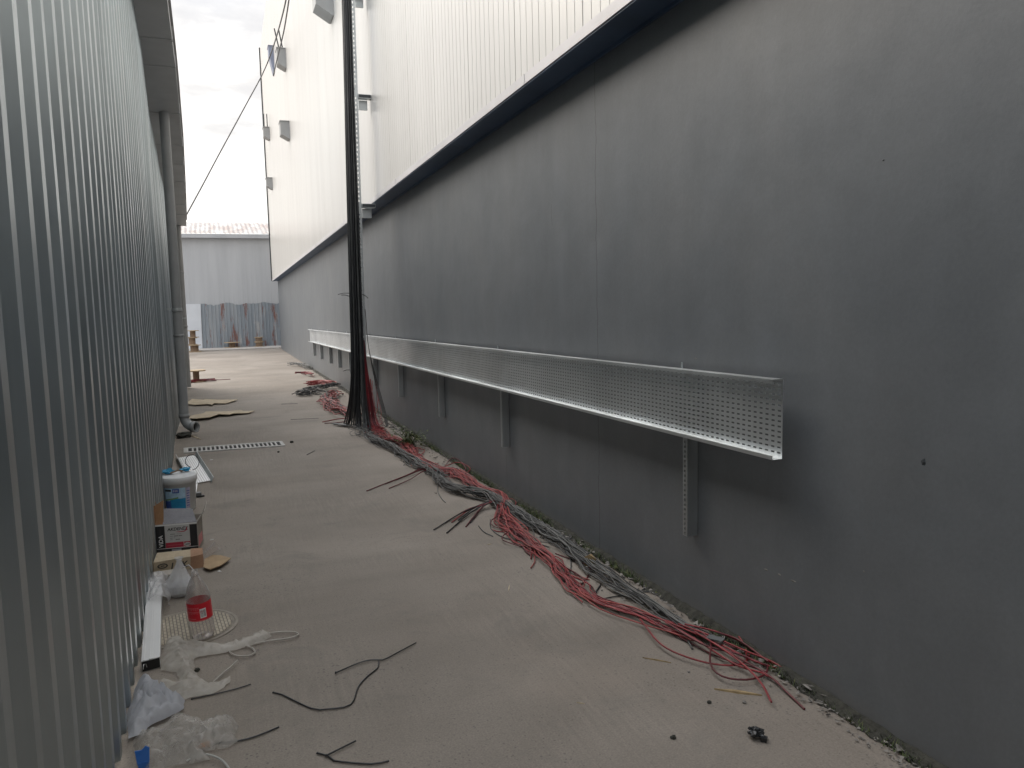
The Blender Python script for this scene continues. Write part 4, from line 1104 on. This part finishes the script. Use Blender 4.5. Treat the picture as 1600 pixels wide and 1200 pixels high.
# small knotted bag near the bottle
p = G(281, 934); p.z = 0
kb = thing('knotted_bag', p, 'small knotted clear bag with white contents behind the bottle', 'plastic bag')
mb = MB(); mb.blob(p + V((0, .03, .05)), .062, 5, (1.05, .8, .85), 0, 3, .5); obj('contents', mb, 'bag_filling', kb)
mb = MB(); n = 26; rings = []
for z, r in ((.006, .055), (.03, .076), (.07, .078), (.11, .058), (.15, .034), (.185, .018), (.21, .012), (.225, .026)):
    rings.append([p + V(((r * (1 + .28 * noise.noise(V((math.cos(j * 6.283 / n) * 2.5, math.sin(j * 6.283 / n) * 2.5, z * 14))))) * math.cos(j * 6.283 / n) + z * .03, .03 + r * .85 * math.sin(j * 6.283 / n), z)) for j in range(n)])
vs = [q_ for r_ in rings for q_ in r_]
mb.add(vs, [(i * n + j, i * n + (j + 1) % n, (i + 1) * n + (j + 1) % n, (i + 1) * n + j) for i in range(len(rings) - 1) for j in range(n)])
obj('skin', mb, 'film_small', kb)
mb = MB(); mb.tube([p + V((.02, 0, .17)), p + V((.06, -.02, .19)), p + V((.10, -.03, .13)), p + V((.115, -.03, .10))], .004, 5); obj('handle', mb, 'film_small', kb)
# torn clear wrap over the profile
mb = MB(); n = 22; rings = []
for k in range(20):
    s = .66 + .36 * k / 19; c = q0 + dv * s
    rings.append([c + V((.058 * (1 + .25 * noise.noise(V((j * .35, k * .3, 2)))) * math.cos(3.1416 * j / (n - 1)) * -1.0 + .02, 0, .008 + .072 * (1 + .25 * noise.noise(V((j * .35, k * .3, 8)))) * math.sin(3.1416 * j / (n - 1)))) for j in range(n)])
mb.add([p_ for r_ in rings for p_ in r_], [(i * n + j, i * n + j + 1, (i + 1) * n + j + 1, (i + 1) * n + j) for i in range(19) for j in range(n - 1)])
tag(obj('wrapping_film', mb, 'film_small'), 'torn clear wrapping film bunched round the aluminium channel', 'plastic film')
# empty clear cup beside the carton
p = G(331, 873); mb = MB(); ax = Matrix.Rotation(R(55), 3, 'Y') @ Matrix.Identity(3)
mb.lathe([(.020, 0), (.026, .05), (.030, .09), (.031, .095)], p + V((-.04, 0, .03)), 20, axis=ax, cap=False); tag(obj('plastic_cup', mb, 'clear_plastic'), 'clear plastic cup lying on its side by the cardboard flap', 'cup')

# ------------------------------------------------------------------ cable drums
def spool(name, c, R_, r_, h, lab, group, core='wood_dark'):
    t = thing(name, c, lab, 'cable drum', group)
    for z in (0, h - .025):
        mb = MB(); mb.lathe([(R_, 0), (R_, .025)], c + V((0, 0, z)), 28, smooth=False)
        obj('flange', mb, 'wood_ply', t)
    mb = MB(); mb.lathe([(r_, .0255), (r_, h - .0255)], c + V((0, 0, 0)), 20, cap=False); obj('core', mb, core, t)
    return t
GRP = 'wooden cable drums left on the floor'
p = G(307, 596.5); p.z = 0
spool('cable_drum', p, .215, .07, .275, 'empty wooden cable drum by the shed corner with red cable round its foot', GRP)
for k in range(3):
    q_ = G(303, 550); q_.z = .30 * k; q_.x += (.03, -.04, .0)[k]
    spool('cable_drum', q_, (.27, .20, .24)[k], (.16, .13, .11)[k], .295, ('lowest', 'middle', 'topmost')[k] + ' wooden drum of the stack standing far down the alley', GRP)
q_ = atY(363, 541, 36.1); q_.z = .05; spool('cable_drum', q_, .33, .13, .24, 'small pale wooden drum in front of the rusty shed panel', GRP)
q_ = atY(405, 541, 36.1); q_.z = .05
for k in range(2):
    spool('cable_drum', q_ + V((0, 0, .215 * k)), .20, .15, .21, ('lower' if k == 0 else 'upper') + ' brown drum of the short stack before the far shed', GRP)
strand_bundle('cable_heap', 'thin red cable coiled on the floor round the near wooden drum', PX([(292, 599), (305, 597), (322, 596), (336, 595)]), 14, .17, .008, ['red_cable', 'dark_red_cable'], 31, .05, step=.07)['category'] = 'cables'
mb = MB(); P = PX([(330, 594), (345, 594), (360, 593)]); mb.tube([p + V((0, 0, .01)) for p in P], .008, 5); tag(obj('cable_offcut', mb, 'dark_red_cable'), 'thin red cable end trailing away from the wooden drum', 'cable offcut', 'short pieces of cut cable')

# ------------------------------------------------------------------ small litter
mb = MB(); P = G(1180, 1152)
for k in range(9): mb.blob(P + V((random.uniform(-.02, .02), random.uniform(-.022, .022), random.uniform(.010, .026))), random.uniform(.010, .017), k + 40, (1, 1, .8), 0, 2, .9)
mb.box(P + V((.012, -.034, .010)), (.024, .022, .013), R(40)); tag(obj('black_lump', mb, 'black_plastic'), 'jagged black plastic lump on the concrete near the right wall', 'litter')
def shard(a, b, w, mat, name, lab, cat, h=.006):
    p, q_ = G(*a), G(*b); d = (q_ - p); s = V((-d.y, d.x, 0)).normalized() * w
    mb = MB(); mb.hexa([p - s * .3, p + d * .5 - s, q_ - s * .3, p + d * .5 + s * .6, p - s * .2 + V((0, 0, h)), p + d * .5 - s * .8 + V((0, 0, h * 1.4)), q_ - s * .2 + V((0, 0, h)), p + d * .5 + s * .5 + V((0, 0, h * 1.4))])
    tag(obj(name, mb, mat), lab, cat)
shard((1116, 1077), (1191, 1087), .012, 'wood_splinter', 'wood_splinter', 'long yellowish wood splinter lying below the red cable ends', 'splinter')
shard((1004, 1028), (1049, 1036), .004, 'wood_splinter', 'wood_splinter', 'thin straw coloured splinter left of the red cable ends', 'splinter', .004)
shard((914, 883), (932, 887), .018, 'wood_splinter', 'wood_splinter', 'short tan wood chip lying on the grey cables', 'splinter', .055)
shard((761, 851), (768, 850), .006, 'cardboard_pale', 'paper_scrap', 'pale scrap on bare concrete between the cables and the film', 'scrap', .003)
shard((794, 924), (796, 914), .006, 'cardboard_pale', 'paper_scrap', 'upright pale scrap on bare concrete left of the red run', 'scrap', .003)
shard((901, 1098), (914, 1100), .003, 'cardboard_pale', 'paper_scrap', 'thin pale scrap near the bottom centre of the floor', 'scrap', .003)
shard((328, 844), (334, 843), .006, 'print_white', 'paper_scrap', 'white scrap on the floor right of the printed carton', 'scrap', .004)
shard((340, 893), (346, 893), .007, 'print_white', 'paper_scrap', 'white scrap on the floor below the torn cardboard flap', 'scrap', .004)
shard((328, 719), (333, 718), .008, 'print_white', 'paper_scrap', 'white scrap on the floor right of the tray offcut', 'scrap', .004)
shard((291, 678), (315, 687), .02, 'cardboard_pale', 'cardboard_scrap', 'small cardboard scrap below the downpipe outlet', 'scrap', .008)
for (u, v, r, lab) in ((1052, 1154, .010, 'small brown stone left of the black lump'), (1108, 1099, .009, 'dark little stone below the wood splinter'), (1163, 1099, .008, 'grey little stone right of the wood splinter'), (1076, 1051, .006, 'pale pebble under the red cable loop'), (456, 692, .02, 'dark clod of dirt at the right end of the drain grate'), (435, 707, .012, 'small dark clod just below the drain grate'), (308, 1049, .013, 'dark clod lying on the cream plastic bag')):
    p = G(u, v); mb = MB(); mb.blob(p + V((0, 0, r * .6)), r, u, (1.1, .9, .7), 0, 2, .6); tag(obj('stone', mb, 'dirt' if 'dark' in lab or 'brown' in lab else 'rubble'), lab, 'stone')
# dirt clump behind the elbow outlet
mb = MB(); p = G(287, 684); mb.blob(p + V((0, .05, .03)), .10, 3, (.9, 1.2, .35), 0, 3, .6); tag(obj('dirt_clump', mb, 'dirt'), 'dark clump of dirt under the downpipe outlet', 'dirt')

# rubble and weeds along the foot of the dark wall
rg = random.Random(2)
mb = MB()
for k in range(3200):
    y_ = 1.6 + 20 * rg.random() ** 1.6; w_ = abs(rg.gauss(0, .09)) + .004
    big = noise.noise(V((y_ * 1.3, 0, 4)))
    w_ *= .6 + max(0, big) * 2.2 + (.6 if 3.5 < y_ < 12 else 0)
    s = rg.uniform(.003, .010) * (1 + 1.1 * (rg.random() < .10)); c = V((wallX(y_) - w_, y_, s * .4))
    pts = [c + V((rg.uniform(-1, 1), rg.uniform(-1, 1), rg.uniform(0, 1))) * s * 1.2 for _ in range(6)]
    mb.add(pts, [(0, 1, 2), (0, 2, 3), (0, 3, 4), (0, 4, 5), (0, 5, 1), (1, 2, 3), (3, 4, 5), (1, 3, 5)], 0)
for k in range(420):
    y_ = rg.choice((rg.gauss(4.6, .45), rg.gauss(10.2, .7), rg.gauss(12.2, .8))); w_ = .02 + abs(rg.gauss(0, .10)); s = rg.uniform(.006, .020); c = V((wallX(y_) - w_, y_, s * .4))
    mb.blob(c, s, k, (1.1, .9, .7), 0, 1, .8)
tag(obj('rubble', mb, 'rubble'), 'crumbled grit and small stones along the foot of the dark wall', 'rubble', kind='stuff')
# crumbled strip: low uneven wedge of dirt against the wall
mb = MB(); yl = [1.2 + i * .03 for i in range(760)]
vs = []
for y_ in yl:
    n_ = .5 + .5 * noise.noise(V((y_ * 2.1, 1, 0))); n2_ = .5 + .5 * noise.noise(V((y_ * 9, 4, 0)))
    n3_ = .5 + .5 * noise.noise(V((y_ * 24, 8, 0))); w_ = .022 + .09 * n_ * n2_ + .04 * n2_ * n3_; h_ = .014 + .05 * n_ * n2_ + .012 * n3_
    vs += [(wallX(y_) - .002, y_, h_), (wallX(y_) - w_ * .4, y_ + .01 * n2_, h_ * .8), (wallX(y_) - w_, y_, .003)]
mb.add(vs, [(3 * i + j, 3 * i + 3 + j, 3 * i + 4 + j, 3 * i + 1 + j) for i in range(len(yl) - 1) for j in (0, 1)])
tag(obj('dirt_strip', mb, 'dirt'), 'dark mossy dirt in the joint between wall and floor', 'dirt', kind='stuff')
mb = MB()
for k in range(14000):
    y_ = 1.7 + 12 * rg.random() ** 1.2
    dn = .5 + .5 * noise.noise(V((y_ * 1.6, 7, 0)))
    if rg.random() > dn * (1.5 if 3.6 < y_ < 9 else .7): continue
    c = V((wallX(y_) - rg.uniform(.005, .03 + .06 * dn), y_, .004)); hh = rg.uniform(.008, .034) * (.5 + 1.1 * dn); a_ = rg.uniform(0, 6.28); ln = V((math.cos(a_), math.sin(a_), 0)) * hh * .7; ww = V((-ln.y, ln.x, 0)).normalized() * .003
    if (c + ln).x > wallX(y_) - .003: ln.x = -abs(ln.x)
    mb.add([c - ww, c + ww, c + ln + V((0, 0, hh))], [(0, 1, 2)])
tag(obj('weeds', mb, 'weed_leaf'), 'dark tufts of weed growing in the joint at the wall foot', 'weeds', kind='stuff')
p = G(641, 700); p.x = min(p.x, wallX(p.y) - .12); p.z = 0
wd = thing('weed_plant', p, 'low green weed growing among the red cables by the wall', 'plant')
mb = MB(); ms = MB()
for k in range(70):
    a_ = rg.uniform(0, 6.28); r_ = rg.uniform(.04, .30); hh = rg.uniform(.04, .22)
    e = p + V((math.cos(a_) * r_ * .7, math.sin(a_) * r_ * 1.2, hh)); e.x = min(e.x, wallX(e.y) - .03)
    ms.tube([p + V((0, 0, .0)), p + (e - p) * .5 + V((0, 0, .03)), e], .0022, 4)
    for j in range(5):
        c = p + (e - p) * rg.uniform(.4, 1.05) + V((rg.uniform(-.02, .02), rg.uniform(-.02, .02), rg.uniform(0, .02)))
        d = V((rg.uniform(-1, 1), rg.uniform(-1, 1), rg.uniform(-.2, .7))).normalized() * rg.uniform(.022, .045); s = d.cross(V((rg.uniform(-.4, .4), .2, 1))).normalized() * d.length * .33
        mb.add([c, c + d * .5 + s, c + d, c + d * .5 - s], [(0, 1, 2, 3)])
obj('leaves', mb, 'weed_leaf', wd); obj('stems', ms, 'weed_leaf', wd)

# ------------------------------------------------------------------ light
SUN_EL, SUN_AZ = R(38), R(-38)       # azimuth measured from +Y towards +X
w = bpy.data.worlds.new('World'); scn.world = w; w.use_nodes = True
t = w.node_tree; bg = t.nodes['Background']
sky = N(t, 'ShaderNodeTexSky', sky_type='NISHITA'); sky.sun_disc = False; sky.sun_elevation = SUN_EL; sky.sun_rotation = SUN_AZ
tc = N(t, 'ShaderNodeTexCoord')
mp = N(t, 'ShaderNodeMapping'); mp.inputs['Scale'].default_value = (1, 1, 2.6); L(t, tc.outputs['Generated'], mp.inputs[0])
f1 = noise_n(t, mp.outputs[0], 3.6, 7, .58, .35)
cl = ramp(t, f1, [(.36, (5.2, 5.1, 5.15)), (.48, (6.8, 6.6, 6.4)), (.57, (9.6, 9.2, 8.7))])
sz = N(t, 'ShaderNodeSeparateXYZ'); L(t, tc.outputs['Generated'], sz.inputs[0])
zen = N(t, 'ShaderNodeMapRange'); L(t, sz.outputs[2], zen.inputs[0]); zen.inputs[1].default_value = .32; zen.inputs[2].default_value = .95; zen.inputs[3].default_value = 0.0; zen.inputs[4].default_value = 1.0
zc = ramp(t, zen.outputs[0], [(0.0, (1, 1, 1)), (1.0, (3.15, 3.35, 3.65))])
vm = N(t, 'ShaderNodeVectorMath', operation='MULTIPLY'); L(t, cl, vm.inputs[0]); L(t, zc, vm.inputs[1])
cov = ramp(t, noise_n(t, mp.outputs[0], 2.1, 5, .6), [(.30, .78), (.60, .97)])
L(t, mix(t, cov, sky.outputs[0], vm.outputs[0]), bg.inputs[0]); bg.inputs[1].default_value = .10
sd_ = bpy.data.lights.new('sun', 'SUN'); sd_.energy = 1.6; sd_.angle = R(42); sd_.color = (1, .90, .77)
so = bpy.data.objects.new('sun', sd_); COL.objects.link(so)
dirv = V((math.sin(SUN_AZ) * math.cos(SUN_EL), math.cos(SUN_AZ) * math.cos(SUN_EL), math.sin(SUN_EL)))
so.rotation_euler = dirv.to_track_quat('Z', 'Y').to_euler(); so.location = dirv * 60
scn.view_settings.view_transform = 'Standard'; scn.view_settings.look = 'None'; scn.view_settings.exposure = 0.55; scn.view_settings.gamma = 1
scn.cycles.max_bounces = 10; scn.cycles.transparent_max_bounces = 16
scn.cycles.use_denoising = True
